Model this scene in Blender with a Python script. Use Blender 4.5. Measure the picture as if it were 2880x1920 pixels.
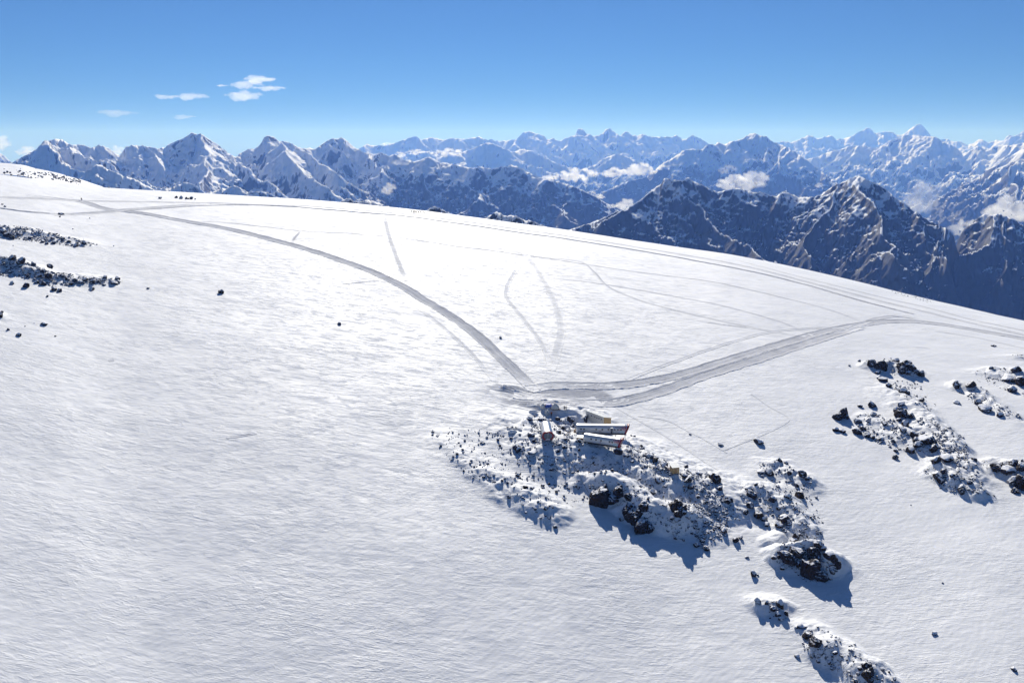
import bpy, bmesh, math, random
import numpy as np
from mathutils import Vector, Matrix, Quaternion

# ------------------------------------------------------------------ clear
for o in list(bpy.data.objects):
    bpy.data.objects.remove(o, do_unlink=True)
scene = bpy.context.scene
COL = scene.collection
random.seed(7)
rng = np.random.default_rng(7)

# ------------------------------------------------------------------ camera, sky, sun, exposure
CZ = 220.0                      # camera height over the snow straight below it
FPX = 2240.0                    # 28 mm lens on a 36 mm sensor, 2880 px wide
PITCH = math.atan((960 - 410) / FPX)
cam_d = bpy.data.cameras.new('camera')
cam_d.lens = 28.0
cam_d.sensor_width = 36.0
cam_d.clip_start = 1.0
cam_d.clip_end = 200000.0
cam = bpy.data.objects.new('camera', cam_d)
COL.objects.link(cam)
cam.location = (0, 0, CZ)
cam.rotation_euler = (math.pi / 2 - PITCH, 0, 0)
scene.camera = cam

SUN_EL = math.radians(32.0)
SUN_AZ = math.radians(-1.5)     # clockwise from +Y
world = bpy.data.worlds.new('World')
scene.world = world
world.use_nodes = True
wn = world.node_tree.nodes
wl = world.node_tree.links
wn.clear()
w_out = wn.new('ShaderNodeOutputWorld')
w_bg = wn.new('ShaderNodeBackground')
w_sky = wn.new('ShaderNodeTexSky')
w_sky.sky_type = 'NISHITA'
w_sky.sun_disc = False
w_sky.sun_elevation = SUN_EL
w_sky.sun_rotation = SUN_AZ
w_sky.altitude = 12000
w_sky.air_density = 4.0
w_sky.dust_density = 0.0
w_sky.ozone_density = 11.0
w_bg.inputs['Strength'].default_value = 0.052
wl.new(w_sky.outputs[0], w_bg.inputs['Color'])
wl.new(w_bg.outputs[0], w_out.inputs['Surface'])

sun_d = bpy.data.lights.new('sun', 'SUN')
sun_d.energy = 5.0
sun_d.angle = math.radians(0.53)
sun_d.color = (1.0, 0.965, 0.92)
sun = bpy.data.objects.new('sun', sun_d)
COL.objects.link(sun)
S = Vector((math.sin(SUN_AZ) * math.cos(SUN_EL), math.cos(SUN_AZ) * math.cos(SUN_EL), math.sin(SUN_EL)))
sun.rotation_euler = (-S).to_track_quat('-Z', 'Y').to_euler()
sun.location = S * 3000

scene.view_settings.view_transform = 'Standard'
scene.view_settings.look = 'None'
scene.view_settings.gamma = 1.0
scene.view_settings.exposure = 0.22
scene.cycles.volume_bounces = 4
scene.cycles.max_bounces = 6
scene.cycles.diffuse_bounces = 3
scene.cycles.use_denoising = True

# ------------------------------------------------------------------ pixel <-> world helpers (photo pixels, 2880 x 1920)
CP, SP = math.cos(PITCH), math.sin(PITCH)

def ray(px, py):
    """azimuth and tangent of elevation of the sight line through a photo pixel"""
    dx = (np.asarray(px, float) - 1440) / FPX
    dy = (960 - np.asarray(py, float)) / FPX
    x, y, z = dx, CP + dy * SP, -SP + dy * CP
    h = np.hypot(x, y)
    return np.arctan2(x, y), z / h

# ------------------------------------------------------------------ noise
_pr = np.random.default_rng(11)
_perm = _pr.permutation(256)
_perm = np.concatenate([_perm, _perm, _perm]).astype(np.int32)
_ga = _pr.uniform(0, 2 * math.pi, 256)
_gx, _gy = np.cos(_ga).astype(np.float32), np.sin(_ga).astype(np.float32)

def pn(x, y, seed=0):
    x = np.asarray(x, np.float64); y = np.asarray(y, np.float64)
    xf, yf = np.floor(x), np.floor(y)
    xi = (xf.astype(np.int64) + seed * 37) & 255
    yi = (yf.astype(np.int64) + seed * 91) & 255
    fx = (x - xf).astype(np.float32); fy = (y - yf).astype(np.float32)
    u = fx * fx * fx * (fx * (fx * 6 - 15) + 10)
    v = fy * fy * fy * (fy * (fy * 6 - 15) + 10)
    def g(ix, iy, dx, dy):
        h = _perm[_perm[ix & 255] + (iy & 255)]
        return _gx[h] * dx + _gy[h] * dy
    a = g(xi, yi, fx, fy); b = g(xi + 1, yi, fx - 1, fy)
    c = g(xi, yi + 1, fx, fy - 1); d = g(xi + 1, yi + 1, fx - 1, fy - 1)
    return ((a + (b - a) * u) * (1 - v) + (c + (d - c) * u) * v) * 1.4

def fbm(x, y, octv=4, seed=0, gain=0.5):
    s = 0; a = 1.0
    for i in range(octv):
        s = s + a * pn(x * 2 ** i, y * 2 ** i, seed + i * 5); a *= gain
    return s

def ridged(x, y, octv=4, seed=0, gain=0.5):
    s = 0; a = 1.0
    for i in range(octv):
        s = s + a * (1 - 2 * np.abs(pn(x * 2 ** i, y * 2 ** i, seed + i * 5))); a *= gain
    return s

def sstep(a, b, x):
    t = np.clip((x - a) / (b - a), 0, 1)
    return t * t * (3 - 2 * t)

# ------------------------------------------------------------------ object helpers
def put(o, parent=None, label=None, cat=None, group=None, kind=None):
    COL.objects.link(o)
    if parent is not None:
        o.parent = parent
    tag(o, label, cat, group, kind)
    return o

def tag(o, label=None, cat=None, group=None, kind=None):
    if label: o['label'] = label
    if cat: o['category'] = cat
    if group: o['group'] = group
    if kind: o['kind'] = kind

def empty(name, loc, rz=0.0, **kw):
    o = bpy.data.objects.new(name, None)
    o.location = loc
    o.rotation_euler = (0, 0, rz)
    o.empty_display_size = 0.5
    return put(o, **kw)

def copy_tree(o, parent=None):
    c = o.copy()
    COL.objects.link(c)
    c.parent = parent
    for ch in o.children:
        copy_tree(ch, c)
    return c

def grid_mesh(name, P, smooth=True, attrs=None):
    """P: (nr, nc, 3) array of points -> quad mesh"""
    nr, nc = P.shape[:2]
    me = bpy.data.meshes.new(name)
    me.vertices.add(nr * nc)
    me.vertices.foreach_set('co', P.reshape(-1, 3).astype(np.float32).ravel())
    idx = np.arange(nr * nc, dtype=np.int32).reshape(nr, nc)
    q = np.stack([idx[:-1, :-1], idx[:-1, 1:], idx[1:, 1:], idx[1:, :-1]], -1).reshape(-1, 4)
    me.loops.add(q.size)
    me.loops.foreach_set('vertex_index', q.ravel())
    me.polygons.add(len(q))
    me.polygons.foreach_set('loop_start', np.arange(0, q.size, 4, dtype=np.int32))
    me.polygons.foreach_set('loop_total', np.full(len(q), 4, np.int32))
    me.update(calc_edges=True)
    me.polygons.foreach_set('use_smooth', np.full(len(q), smooth, bool))
    for k, a in (attrs or {}).items():
        at = me.attributes.new(k, 'FLOAT', 'POINT')
        at.data.foreach_set('value', np.asarray(a, np.float32).ravel())
    return me

def tri_mesh(name, V, F, smooth=False):
    me = bpy.data.meshes.new(name)
    V = np.asarray(V, np.float32); F = np.asarray(F, np.int32)
    me.vertices.add(len(V)); me.vertices.foreach_set('co', V.ravel())
    me.loops.add(F.size); me.loops.foreach_set('vertex_index', F.ravel())
    me.polygons.add(len(F))
    me.polygons.foreach_set('loop_start', np.arange(0, F.size, 3, dtype=np.int32))
    me.polygons.foreach_set('loop_total', np.full(len(F), 3, np.int32))
    me.update(calc_edges=True)
    me.polygons.foreach_set('use_smooth', np.full(len(F), smooth, bool))
    return me

class MB:
    """collects boxes, tubes and sweeps, then links them as one mesh object"""
    def __init__(self):
        self.v, self.f = [], []
    def add(self, V, F):
        n = len(self.v)
        self.v += [tuple(p) for p in V]
        self.f += [tuple(i + n for i in f) for f in F]
    def box(self, c, s, rz=0.0, m=None):
        R = Matrix.Rotation(rz, 3, 'Z')
        V = []
        for z in (-1, 1):
            for (x, y) in ((-1, -1), (1, -1), (1, 1), (-1, 1)):
                p = R @ Vector((x * s[0] / 2, y * s[1] / 2, z * s[2] / 2)) + Vector(c)
                V.append(m @ p if m is not None else p)
        self.add(V, [(3, 2, 1, 0), (4, 5, 6, 7), (0, 1, 5, 4), (1, 2, 6, 5), (2, 3, 7, 6), (3, 0, 4, 7)])
    def tube(self, a, b, r, r2=None, n=8):
        a, b = Vector(a), Vector(b)
        r2 = r if r2 is None else r2
        q = (b - a).to_track_quat('Z', 'Y')
        V = []
        for (c, rr) in ((a, r), (b, r2)):
            for i in range(n):
                t = 2 * math.pi * i / n
                V.append(c + q @ Vector((rr * math.cos(t), rr * math.sin(t), 0)))
        F = [(i, (i + 1) % n, n + (i + 1) % n, n + i) for i in range(n)]
        F += [tuple(range(n - 1, -1, -1)), tuple(range(n, 2 * n))]
        self.add(V, F)
    def rings(self, R, cap0=True, cap1=True):
        n = len(R[0]); V = [p for r in R for p in r]; F = []
        for k in range(len(R) - 1):
            for i in range(n):
                F.append((k * n + i, k * n + (i + 1) % n, (k + 1) * n + (i + 1) % n, (k + 1) * n + i))
        if cap0: F.append(tuple(range(n - 1, -1, -1)))
        if cap1: F.append(tuple(range((len(R) - 1) * n, len(R) * n)))
        self.add(V, F)
    def build(self, name, mat, parent=None, smooth=False, bevel=0.0, **kw):
        me = bpy.data.meshes.new(name)
        me.from_pydata([tuple(p) for p in self.v], [], self.f)
        me.update()
        bm = bmesh.new(); bm.from_mesh(me)
        bmesh.ops.recalc_face_normals(bm, faces=bm.faces)
        bm.to_mesh(me); bm.free()
        if smooth:
            me.polygons.foreach_set('use_smooth', [len(p.vertices) <= 4 for p in me.polygons])
        o = bpy.data.objects.new(name, me)
        me.materials.append(mat)
        if bevel > 0:
            b = o.modifiers.new('bevel', 'BEVEL'); b.width = bevel; b.segments = 2
        return put(o, parent, **kw)

# ------------------------------------------------------------------ materials
def nmat(name):
    m = bpy.data.materials.new(name)
    m.use_nodes = True
    nt = m.node_tree
    nt.nodes.clear()
    out = nt.nodes.new('ShaderNodeOutputMaterial')
    return m, nt, out

class N:
    """short-hand for building node trees"""
    def __init__(self, nt):
        self.nt = nt
    def n(self, t, **kw):
        o = self.nt.nodes.new('ShaderNode' + t)
        for k, v in kw.items():
            setattr(o, k, v)
        return o
    def l(self, a, b):
        self.nt.links.new(a, b)
    def setin(self, sock, v):
        if hasattr(v, 'is_output') or isinstance(v, bpy.types.NodeSocket):
            self.l(v, sock)
        else:
            sock.default_value = v
    def math(self, op, a, b=0.0, c=None, clamp=False):
        o = self.n('Math', operation=op, use_clamp=clamp)
        self.setin(o.inputs[0], a); self.setin(o.inputs[1], b)
        if c is not None: self.setin(o.inputs[2], c)
        return o.outputs[0]
    def ss(self, x, a, b):
        o = self.n('MapRange', interpolation_type='SMOOTHSTEP')
        self.setin(o.inputs['Value'], x)
        self.setin(o.inputs['From Min'], a); self.setin(o.inputs['From Max'], b)
        return o.outputs[0]
    def lin(self, x, a, b, c=0.0, d=1.0):
        o = self.n('MapRange')
        self.setin(o.inputs['Value'], x)
        for k, v in zip(('From Min', 'From Max', 'To Min', 'To Max'), (a, b, c, d)):
            self.setin(o.inputs[k], v)
        return o.outputs[0]
    def mixc(self, f, a, b):
        o = self.n('Mix', data_type='RGBA')
        self.setin(o.inputs[0], f)
        self.setin(o.inputs[6], a if not isinstance(a, tuple) else (*a, 1))
        self.setin(o.inputs[7], b if not isinstance(b, tuple) else (*b, 1))
        return o.outputs[2]
    def noise(self, vec, scale, detail=4, rough=0.55, dist=0.0):
        o = self.n('TexNoise')
        o.inputs['Scale'].default_value = scale
        o.inputs['Detail'].default_value = detail
        o.inputs['Roughness'].default_value = rough
        o.inputs['Distortion'].default_value = dist
        if vec is not None: self.l(vec, o.inputs['Vector'])
        return o.outputs[0]
    def mapping(self, vec, rz=0.0, sc=(1, 1, 1)):
        o = self.n('Mapping')
        o.inputs['Rotation'].default_value = (0, 0, rz)
        o.inputs['Scale'].default_value = sc
        self.l(vec, o.inputs['Vector'])
        return o.outputs[0]
    def attr(self, name):
        o = self.n('Attribute'); o.attribute_name = name
        return o.outputs['Fac']
    def bump(self, h, dist=1.0, strength=1.0, normal=None):
        o = self.n('Bump')
        o.inputs['Distance'].default_value = dist
        o.inputs['Strength'].default_value = strength
        self.l(h, o.inputs['Height'])
        if normal is not None: self.l(normal, o.inputs['Normal'])
        return o.outputs[0]

ROCK_DARK = (0.014, 0.010, 0.008)
ROCK_BROWN = (0.052, 0.032, 0.022)

def make_snow():
    m, nt, out = nmat('wind_packed_snow'); k = N(nt)
    pos = k.n('NewGeometry').outputs['Position']
    nrm = k.n('NewGeometry').outputs['Normal']
    sep = k.n('SeparateXYZ'); k.l(nrm, sep.inputs[0])
    track = k.attr('track'); u = k.attr('u'); v = k.attr('v'); rub = k.attr('rubble')
    # wind crust: short diagonal lumps, sparse long crests, fine grain
    r1 = k.noise(k.mapping(pos, math.radians(6), (0.075, 0.42, 0.2)), 1.0, 4, 0.6, 0.7)
    crest = k.ss(k.math('ABSOLUTE', k.math('SUBTRACT', r1, 0.5)), 0.05, 0.0)
    r2 = k.noise(k.mapping(pos, math.radians(52), (0.26, 0.62, 0.4)), 1.0, 4, 0.62, 0.5)
    r3 = k.noise(pos, 1.7, 4, 0.65)
    patch = k.noise(k.mapping(pos, math.radians(4), (0.03, 0.10, 0.1)), 1.0, 5, 0.65, 0.8)
    # ruts run along the tracks
    comb = k.n('CombineXYZ')
    k.l(k.math('MULTIPLY', u, 0.95), comb.inputs[0]); k.l(k.math('MULTIPLY', v, 0.018), comb.inputs[1])
    rut = k.noise(comb.outputs[0], 1.0, 4, 0.7)
    tr = k.math('MULTIPLY', track, k.math('MULTIPLY', k.lin(rut, 0.38, 0.60, 0.40, 1.1), k.lin(k.noise(pos, 0.45, 4, 0.7), 0.32, 0.55, 0.62, 1.05)), clamp=True)
    notr = k.math('SUBTRACT', 1.0, track, clamp=True)
    snow = k.mixc(k.ss(patch, 0.35, 0.7), (0.765, 0.78, 0.805), (0.82, 0.83, 0.85))
    col = k.mixc(tr, snow, (0.43, 0.44, 0.475))
    # bare gravel where the wind keeps steep knoll faces clear
    gn = k.noise(pos, 0.9, 6, 0.7)
    gf = k.ss(k.math('ADD', k.math('MULTIPLY', rub, 0.55), k.math('SUBTRACT', gn, 0.5)), 0.60, 0.66)
    col = k.mixc(gf, col, ROCK_DARK)
    b = k.n('BsdfPrincipled')
    k.l(col, b.inputs['Base Color'])
    rough = k.lin(patch, 0.3, 0.7, 0.57, 0.70)
    rough = k.math('ADD', rough, k.math('MULTIPLY', track, 0.35))
    rough = k.math('ADD', rough, k.math('MULTIPLY', gf, 0.3), clamp=True)
    k.l(rough, b.inputs['Roughness'])
    glaze = k.noise(k.mapping(pos, math.radians(5), (0.11, 0.46, 0.3)), 1.0, 5, 0.66, 0.9)
    glaze = k.lin(k.ss(glaze, 0.42, 0.54), 0, 1, 0.02, 0.42)
    spec = k.math('MULTIPLY', k.math('SUBTRACT', 1.0, k.math('MULTIPLY', track, 0.9)), glaze)
    k.l(spec, b.inputs['Specular IOR Level'])
    h = k.math('ADD', k.math('MULTIPLY', crest, 0.07), k.math('MULTIPLY', r2, 0.24))
    h = k.math('ADD', h, k.math('MULTIPLY', r1, 0.18))
    h = k.math('ADD', h, k.math('MULTIPLY', r3, 0.07))
    zone = k.noise(pos, 0.022, 4, 0.6)
    h = k.math('MULTIPLY', h, k.lin(zone, 0.35, 0.65, 0.15, 1.0))
    h = k.math('MULTIPLY', h, k.lin(track, 0, 1, 1.0, 0.35))
    h = k.math('ADD', h, k.math('MULTIPLY', k.math('MULTIPLY', rut, track), 0.45))
    h = k.math('ADD', h, k.math('MULTIPLY', gf, 0.25))
    k.l(k.bump(h, 1.0), b.inputs['Normal'])
    k.l(b.outputs[0], out.inputs['Surface'])
    return m

def make_rock(name, snow_lo=0.47, snow_hi=0.69, scale=1.0):
    """dark volcanic rock, snow lying on whatever faces up"""
    m, nt, out = nmat(name); k = N(nt)
    g = k.n('NewGeometry')
    sep = k.n('SeparateXYZ'); k.l(g.outputs['Normal'], sep.inputs[0])
    pos = g.outputs['Position']
    n1 = k.noise(pos, 0.8 * scale, 5, 0.65)
    n2 = k.noise(pos, 3.0 * scale, 4, 0.6)
    rock = k.mixc(k.ss(n1, 0.35, 0.72), ROCK_DARK, ROCK_BROWN)
    f = k.math('ADD', sep.outputs[2], k.math('MULTIPLY', k.math('SUBTRACT', n1, 0.5), 0.7))
    f = k.ss(f, snow_lo, snow_hi)
    b = k.n('BsdfPrincipled')
    k.l(k.mixc(f, rock, (0.84, 0.85, 0.88)), b.inputs['Base Color'])
    b.inputs['Roughness'].default_value = 0.8
    b.inputs['Specular IOR Level'].default_value = 0.25
    h = k.math('ADD', k.math('MULTIPLY', n2, 0.12 / scale), k.math('MULTIPLY', f, 0.08 / scale))
    k.l(k.bump(h, 1.0), b.inputs['Normal'])
    k.l(b.outputs[0], out.inputs['Surface'])
    return m

def make_mountain(name, snowline, snow_soft, lam, bare=0.0):
    m, nt, out = nmat(name); k = N(nt)
    g = k.n('NewGeometry'); pos = g.outputs['Position']
    sep = k.n('SeparateXYZ'); k.l(g.outputs['Normal'], sep.inputs[0])
    sp = k.n('SeparateXYZ'); k.l(pos, sp.inputs[0])
    n1 = k.noise(pos, 1.0 / lam, 6, 0.68)
    n2 = k.noise(k.mapping(pos, 0, (1, 1, 0.25)), 6.0 / lam, 5, 0.65)
    alt = k.lin(sp.outputs[2], snowline - snow_soft, snowline + snow_soft, -0.55, 0.16)
    n3 = k.noise(k.mapping(pos, 0, (1, 1, 0.4)), 24.0 / lam, 4, 0.65)
    f = k.math('ADD', k.math('MULTIPLY_ADD', sep.outputs[2], 1.35, -0.20), alt)
    f = k.math('ADD', f, k.math('MULTIPLY', k.math('SUBTRACT', n1, 0.5), 0.5))
    f = k.math('ADD', f, k.math('MULTIPLY', k.math('SUBTRACT', n2, 0.5), 0.27))
    f = k.math('ADD', f, k.math('MULTIPLY', k.math('SUBTRACT', n3, 0.5), 0.17))
    f = k.math('SUBTRACT', f, bare)
    f = k.ss(f, 0.60, 0.74)
    rock = k.mixc(n2, (0.018, 0.019, 0.023), (0.044, 0.044, 0.047))
    low = k.mixc(k.ss(n1, 0.35, 0.65), (0.048, 0.040, 0.030), (0.030, 0.036, 0.019))
    rock = k.mixc(k.ss(sp.outputs[2], snowline - 1.0 * snow_soft, snowline - 2.6 * snow_soft), rock, low)
    b = k.n('BsdfPrincipled')
    k.l(k.mixc(f, rock, (0.80, 0.82, 0.86)), b.inputs['Base Color'])
    b.inputs['Roughness'].default_value = 0.75
    b.inputs['Specular IOR Level'].default_value = 0.2
    h = k.math('MULTIPLY', n2, lam * 0.035)
    k.l(k.bump(h, 1.0), b.inputs['Normal'])
    k.l(b.outputs[0], out.inputs['Surface'])
    return m

def make_plain(name, col, rough=0.6, spec=0.4, metal=0.0, var=0.12, scale=2.0, bump=0.0):
    m, nt, out = nmat(name); k = N(nt)
    tc = k.n('TexCoord').outputs['Object']
    n1 = k.noise(tc, scale, 5, 0.65)
    dark = tuple(c * (1 - var * 2) for c in col)
    b = k.n('BsdfPrincipled')
    k.l(k.mixc(k.ss(n1, 0.25, 0.65), dark, col), b.inputs['Base Color'])
    b.inputs['Roughness'].default_value = rough
    b.inputs['Specular IOR Level'].default_value = spec
    b.inputs['Metallic'].default_value = metal
    if bump > 0:
        k.l(k.bump(n1, bump), b.inputs['Normal'])
    k.l(b.outputs[0], out.inputs['Surface'])
    return m

M = {}
M['snow'] = make_snow()
M['rock'] = make_rock('snow_capped_volcanic_rock')
M['bare_rock'] = make_rock('bare_volcanic_rock', 0.72, 0.95)

# ------------------------------------------------------------------ the snowfield: a convex slope that rolls over at its skyline
SKY = [(-1500, 330), (-900, 395), (-400, 448), (0, 491), (82, 501), (163, 513), (220, 520), (286, 527), (347, 531), (469, 538), (571, 544), (702, 551), (816, 558),
       (960, 569), (1095, 582), (1197, 593), (1270, 603), (1368, 615), (1470, 630), (1572, 643), (1674, 659), (1776, 675),
       (1920, 696), (2042, 713), (2165, 736), (2287, 762), (2410, 791), (2532, 822), (2634, 846), (2736, 870), (2880, 902),
       (3300, 1005), (3900, 1170)]
_t, _s = ray(*zip(*SKY))
_tg = np.linspace(-0.95, 0.95, 1500)
_sg = np.interp(_tg, _t, _s)
_kw = np.exp(-np.linspace(-2.5, 2.5, 41) ** 2); _kw /= _kw.sum()
_sg = np.convolve(np.pad(_sg, 20, mode='edge'), _kw, mode='valid')

HP = 220.0
def R_of(th):
    return 900 - 170 * sstep(0.15, 0.75, th)

def base_polar(r, th):
    s = np.interp(th, _tg, _sg)
    R = R_of(th)
    d = np.clip(1 - r / R, 0, None)
    z = CZ + s * r - HP * d ** 1.5
    e = np.clip(r - R, 0, None)
    return z - 0.0010 * e ** 2 / (1 + e / 900)

def unproject(px, py, fn, rmin=120., rmax=1400.):
    th, t = ray(px, py)
    rs = np.geomspace(rmin, rmax, 2600)
    z = fn(rs, np.full_like(rs, th))
    hit = np.nonzero(CZ + t * rs <= z)[0]
    if len(hit) == 0:
        i = int(np.argmin(CZ + t * rs - z)); r = rs[i]
    else:
        i = hit[0]
        if i == 0: r = rs[0]
        else:
            a0 = CZ + t * rs[i - 1] - z[i - 1]; a1 = CZ + t * rs[i] - z[i]
            r = rs[i - 1] + (rs[i] - rs[i - 1]) * a0 / (a0 - a1 + 1e-9)
    return r * math.sin(th), r * math.cos(th), r

DS = 2880 / 2352.0
# knolls: crest lines (x, y on a 2352 px wide view of the photo, height in metres), front and back reach in metres
KN = [
 # the cabins' knoll: brow under the cabins, running down to the right
 ([(1120, 985, 0.2), (1190, 985, 2.0), (1255, 1018, 4.5), (1345, 1022, 6.5), (1440, 1030, 7.5), (1500, 1068, 7.5), (1560, 1095, 7.5), (1630, 1125, 5.5), (1672, 1188, 0.5)], 26, 34),
 ([(1345, 1095, 3), (1395, 1085, 9), (1440, 1105, 9), (1480, 1150, 8.0), (1530, 1160, 8), (1580, 1170, 7.5), (1625, 1215, 2)], 11, 18),
 ([(985, 985, 0.2), (1060, 1040, 1.6), (1130, 1090, 2.2), (1190, 1120, 3.2), (1260, 1160, 3.0), (1290, 1185, 0.5)], 14, 14),
 # snow bank cut behind the hut
 ([(1262, 938, 0.2), (1276, 938, 2.6), (1310, 942, 3.4), (1350, 956, 3.2), (1375, 962, 1.0)], 2.2, 24),
 # plough heap by the junction
 ([(1143, 885, 0.4), (1160, 883, 1.5), (1185, 886, 1.2)], 6, 4),
 # right-hand rocks
 ([(1985, 832, 0.3), (2005, 830, 3.4), (2050, 830, 4.0), (2085, 843, 3.4), (2122, 860, 0.3)], 10, 10),
 ([(2020, 868, 0.3), (2080, 898, 2.0), (2130, 945, 2.6), (2185, 1000, 4.0), (2230, 1060, 4.0), (2262, 1125, 0.6)], 26, 9),
 ([(1960, 950, 0.3), (2020, 962, 2.4), (2080, 990, 3.6), (2130, 1020, 3.0), (2160, 1040, 0.6)], 14, 14),
 ([(2125, 1072, 0.4), (2160, 1062, 5.5), (2205, 1085, 6.0), (2240, 1120, 3), (2290, 1140, 0.3)], 10, 9),
 ([(1745, 1085, 0.3), (1780, 1058, 2.0), (1830, 1078, 2.6), (1862, 1100, 2.2), (1870, 1110, 0.3)], 12, 8),
 ([(1700, 1160, 0.4), (1750, 1108, 5.0), (1800, 1135, 5.0), (1850, 1190, 4.2), (1885, 1230, 0.5)], 16, 10),
 ([(1785, 1285, 0.6), (1800, 1255, 5.0), (1855, 1240, 8.0), (1905, 1262, 7.0), (1928, 1300, 1.0)], 9, 10),
 ([(1768, 1250, 0.2), (1772, 1240, 1.8), (1795, 1228, 2.0), (1812, 1232, 0.5)], 2.5, 8),
 ([(1725, 1380, 0.4), (1745, 1376, 2.2), (1790, 1380, 2.8), (1812, 1410, 0.5)], 7, 7),
 ([(1828, 1440, 0.4), (1860, 1440, 2.0), (1900, 1462, 4.0), (1960, 1492, 5.5), (2005, 1520, 6.0), (2030, 1560, 5), (2050, 1640, 3)], 12, 10),
 ([(2185, 885, 0.4), (2205, 876, 3.4), (2240, 886, 3.0), (2290, 925, 2.2), (2350, 965, 0.8), (2420, 990, 0.3)], 9, 9),
 ([(2235, 860, 0.3), (2280, 848, 2.2), (2345, 846, 3.4), (2420, 850, 3.4)], 20, 14),
 ([(2310, 820, 0.3), (2345, 815, 1.6), (2420, 816, 2)], 8, 8),
 ([(2275, 1075, 0.3), (2300, 1056, 4), (2350, 1062, 6.5), (2440, 1080, 7)], 12, 12),
 # left-hand moraine ribs
 ([(-90, 518, 3.5), (10, 521, 3.4), (70, 524, 3.4), (130, 540, 2.4), (190, 552, 1.5), (228, 562, 0.3)], 14, 12),
 ([(-90, 590, 6), (10, 588, 5.5), (60, 603, 4.6), (110, 625, 3.4), (170, 634, 2.2), (240, 638, 2.0), (278, 645, 0.3)], 13, 14),
 ([(-90, 705, 3), (-20, 712, 2.4), (6, 728, 0.4)], 8, 8),
]

KSEG = []
for pts, wf, wb in KN:
    W = []
    for (x, y, h) in pts:
        X, Y, _ = unproject(x * DS, y * DS, lambda r, th, h=h: base_polar(r, th) + h)
        W.append((X, Y, h))
    KSEG.append((W, wf, wb))

def knoll_height(X, Y):
    """height added by the rocky knolls, and how bare (steep, blown) they are"""
    H = np.zeros_like(X); B = np.zeros_like(X)
    for ki, (W, wf, wb) in enumerate(KSEG):
        mx = max(wf, wb) + 4
        x0 = min(p[0] for p in W) - mx; x1 = max(p[0] for p in W) + mx
        y0 = min(p[1] for p in W) - mx; y1 = max(p[1] for p in W) + mx
        sel = np.nonzero((X > x0) & (X < x1) & (Y > y0) & (Y < y1))[0]
        if len(sel) == 0: continue
        x = X[sel]; y = Y[sel]
        wx = x + 2.2 * pn(x / 9, y / 9, 61) * min(1.0, wf / 8); wy = y + 2.2 * pn(x / 9, y / 9, 62) * min(1.0, wf / 8)
        best = np.full(len(sel), -1.0); bare = np.zeros(len(sel))
        for (a, b) in zip(W[:-1], W[1:]):
            dx, dy = b[0] - a[0], b[1] - a[1]
            L2 = dx * dx + dy * dy + 1e-9
            t = np.clip(((wx - a[0]) * dx + (wy - a[1]) * dy) / L2, 0, 1)
            ex, ey = wx - a[0] - t * dx, wy - a[1] - t * dy
            d = np.hypot(ex, ey)
            cross = dx * (wy - a[1]) - dy * (wx - a[0])
            ccam = dx * (0 - a[1]) - dy * (0 - a[0])
            sgn = cross * np.sign(ccam) / math.sqrt(L2)
            fr = 0.5 + 0.5 * np.tanh(sgn / 1.5)
            w = fr * wf + (1 - fr) * wb
            h = (a[2] + (b[2] - a[2]) * t)
            q = np.clip(1 - d / w, 0, 1)
            z = h * (q * q * (3 - 2 * q))
            up = z > best
            best = np.where(up, z, best)
            bare = np.where(up, np.clip(h / 4, 0, 1) * (fr * 0.7 + 0.3) * np.sin(np.pi * q) ** 0.8, bare)
        best = np.clip(best, 0, None)
        H[sel] = np.maximum(H[sel], best)
        B[sel] = np.maximum(B[sel], bare)
    return H, B

def ground(X, Y, micro=True):
    X = np.asarray(X, float); Y = np.asarray(Y, float)
    sh = X.shape
    x = X.ravel(); y = Y.ravel()
    r = np.hypot(x, y); th = np.arctan2(x, y)
    z = base_polar(r, th)
    H, B = knoll_height(x, y)
    near = sstep(1000, 820, r)
    k = np.clip(H / 2.0, 0, 1)
    z = z + H + k * (0.9 * fbm(x / 7, y / 7, 3, 21) + 0.3 * pn(x / 2.6, y / 2.6, 25))
    if micro:
        z = z + near * (0.34 * fbm(x / 60, y / 45, 3, 3)
                        + 0.05 * sstep(900, 500, r) * fbm((x * 0.9 + y * 0.44) / 10, (y * 0.9 - x * 0.44) / 5.0, 3, 9)
                        + sstep(750, 350, r) * (0.032 * pn((x + 0.15 * y) / 5.0, (y - 0.15 * x) / 1.3, 15)
                        + 0.035 * pn((0.75 * x + 0.66 * y) / 4.0, (0.75 * y - 0.66 * x) / 1.2, 16)))
    return z.reshape(sh), B.reshape(sh)

def ground_polar(r, th):
    return ground(r * np.sin(th), r * np.cos(th))[0]

def hit(px, py):
    """where the sight line through a photo pixel meets the snow"""
    x, y, r = unproject(px, py, ground_polar)
    return Vector((x, y, float(ground(np.array([x]), np.array([y]))[0][0])))

ths = np.linspace(math.radians(-43), math.radians(43), 1400)
rs = [130.0]
while rs[-1] < 1000:
    rs.append(rs[-1] + 0.30 * (rs[-1] / 220) ** 1.12)
rs = np.array(rs + list(np.geomspace(1003, 2600, 60)))
TH, RR = np.meshgrid(ths, rs)
GX, GY = RR * np.sin(TH), RR * np.cos(TH)
GZ, GB = ground(GX, GY)
me = grid_mesh('snowfield', np.stack([GX, GY, GZ], -1), True, {'rubble': GB})
me.materials.append(M['snow'])
put(bpy.data.objects.new('snowfield_ground', me), label='wind-rippled white glacier slope falling away to the right', cat='snow slope', kind='structure')
print('terrain', GX.shape)
del GX, GY, GZ, TH, RR, GB

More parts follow.
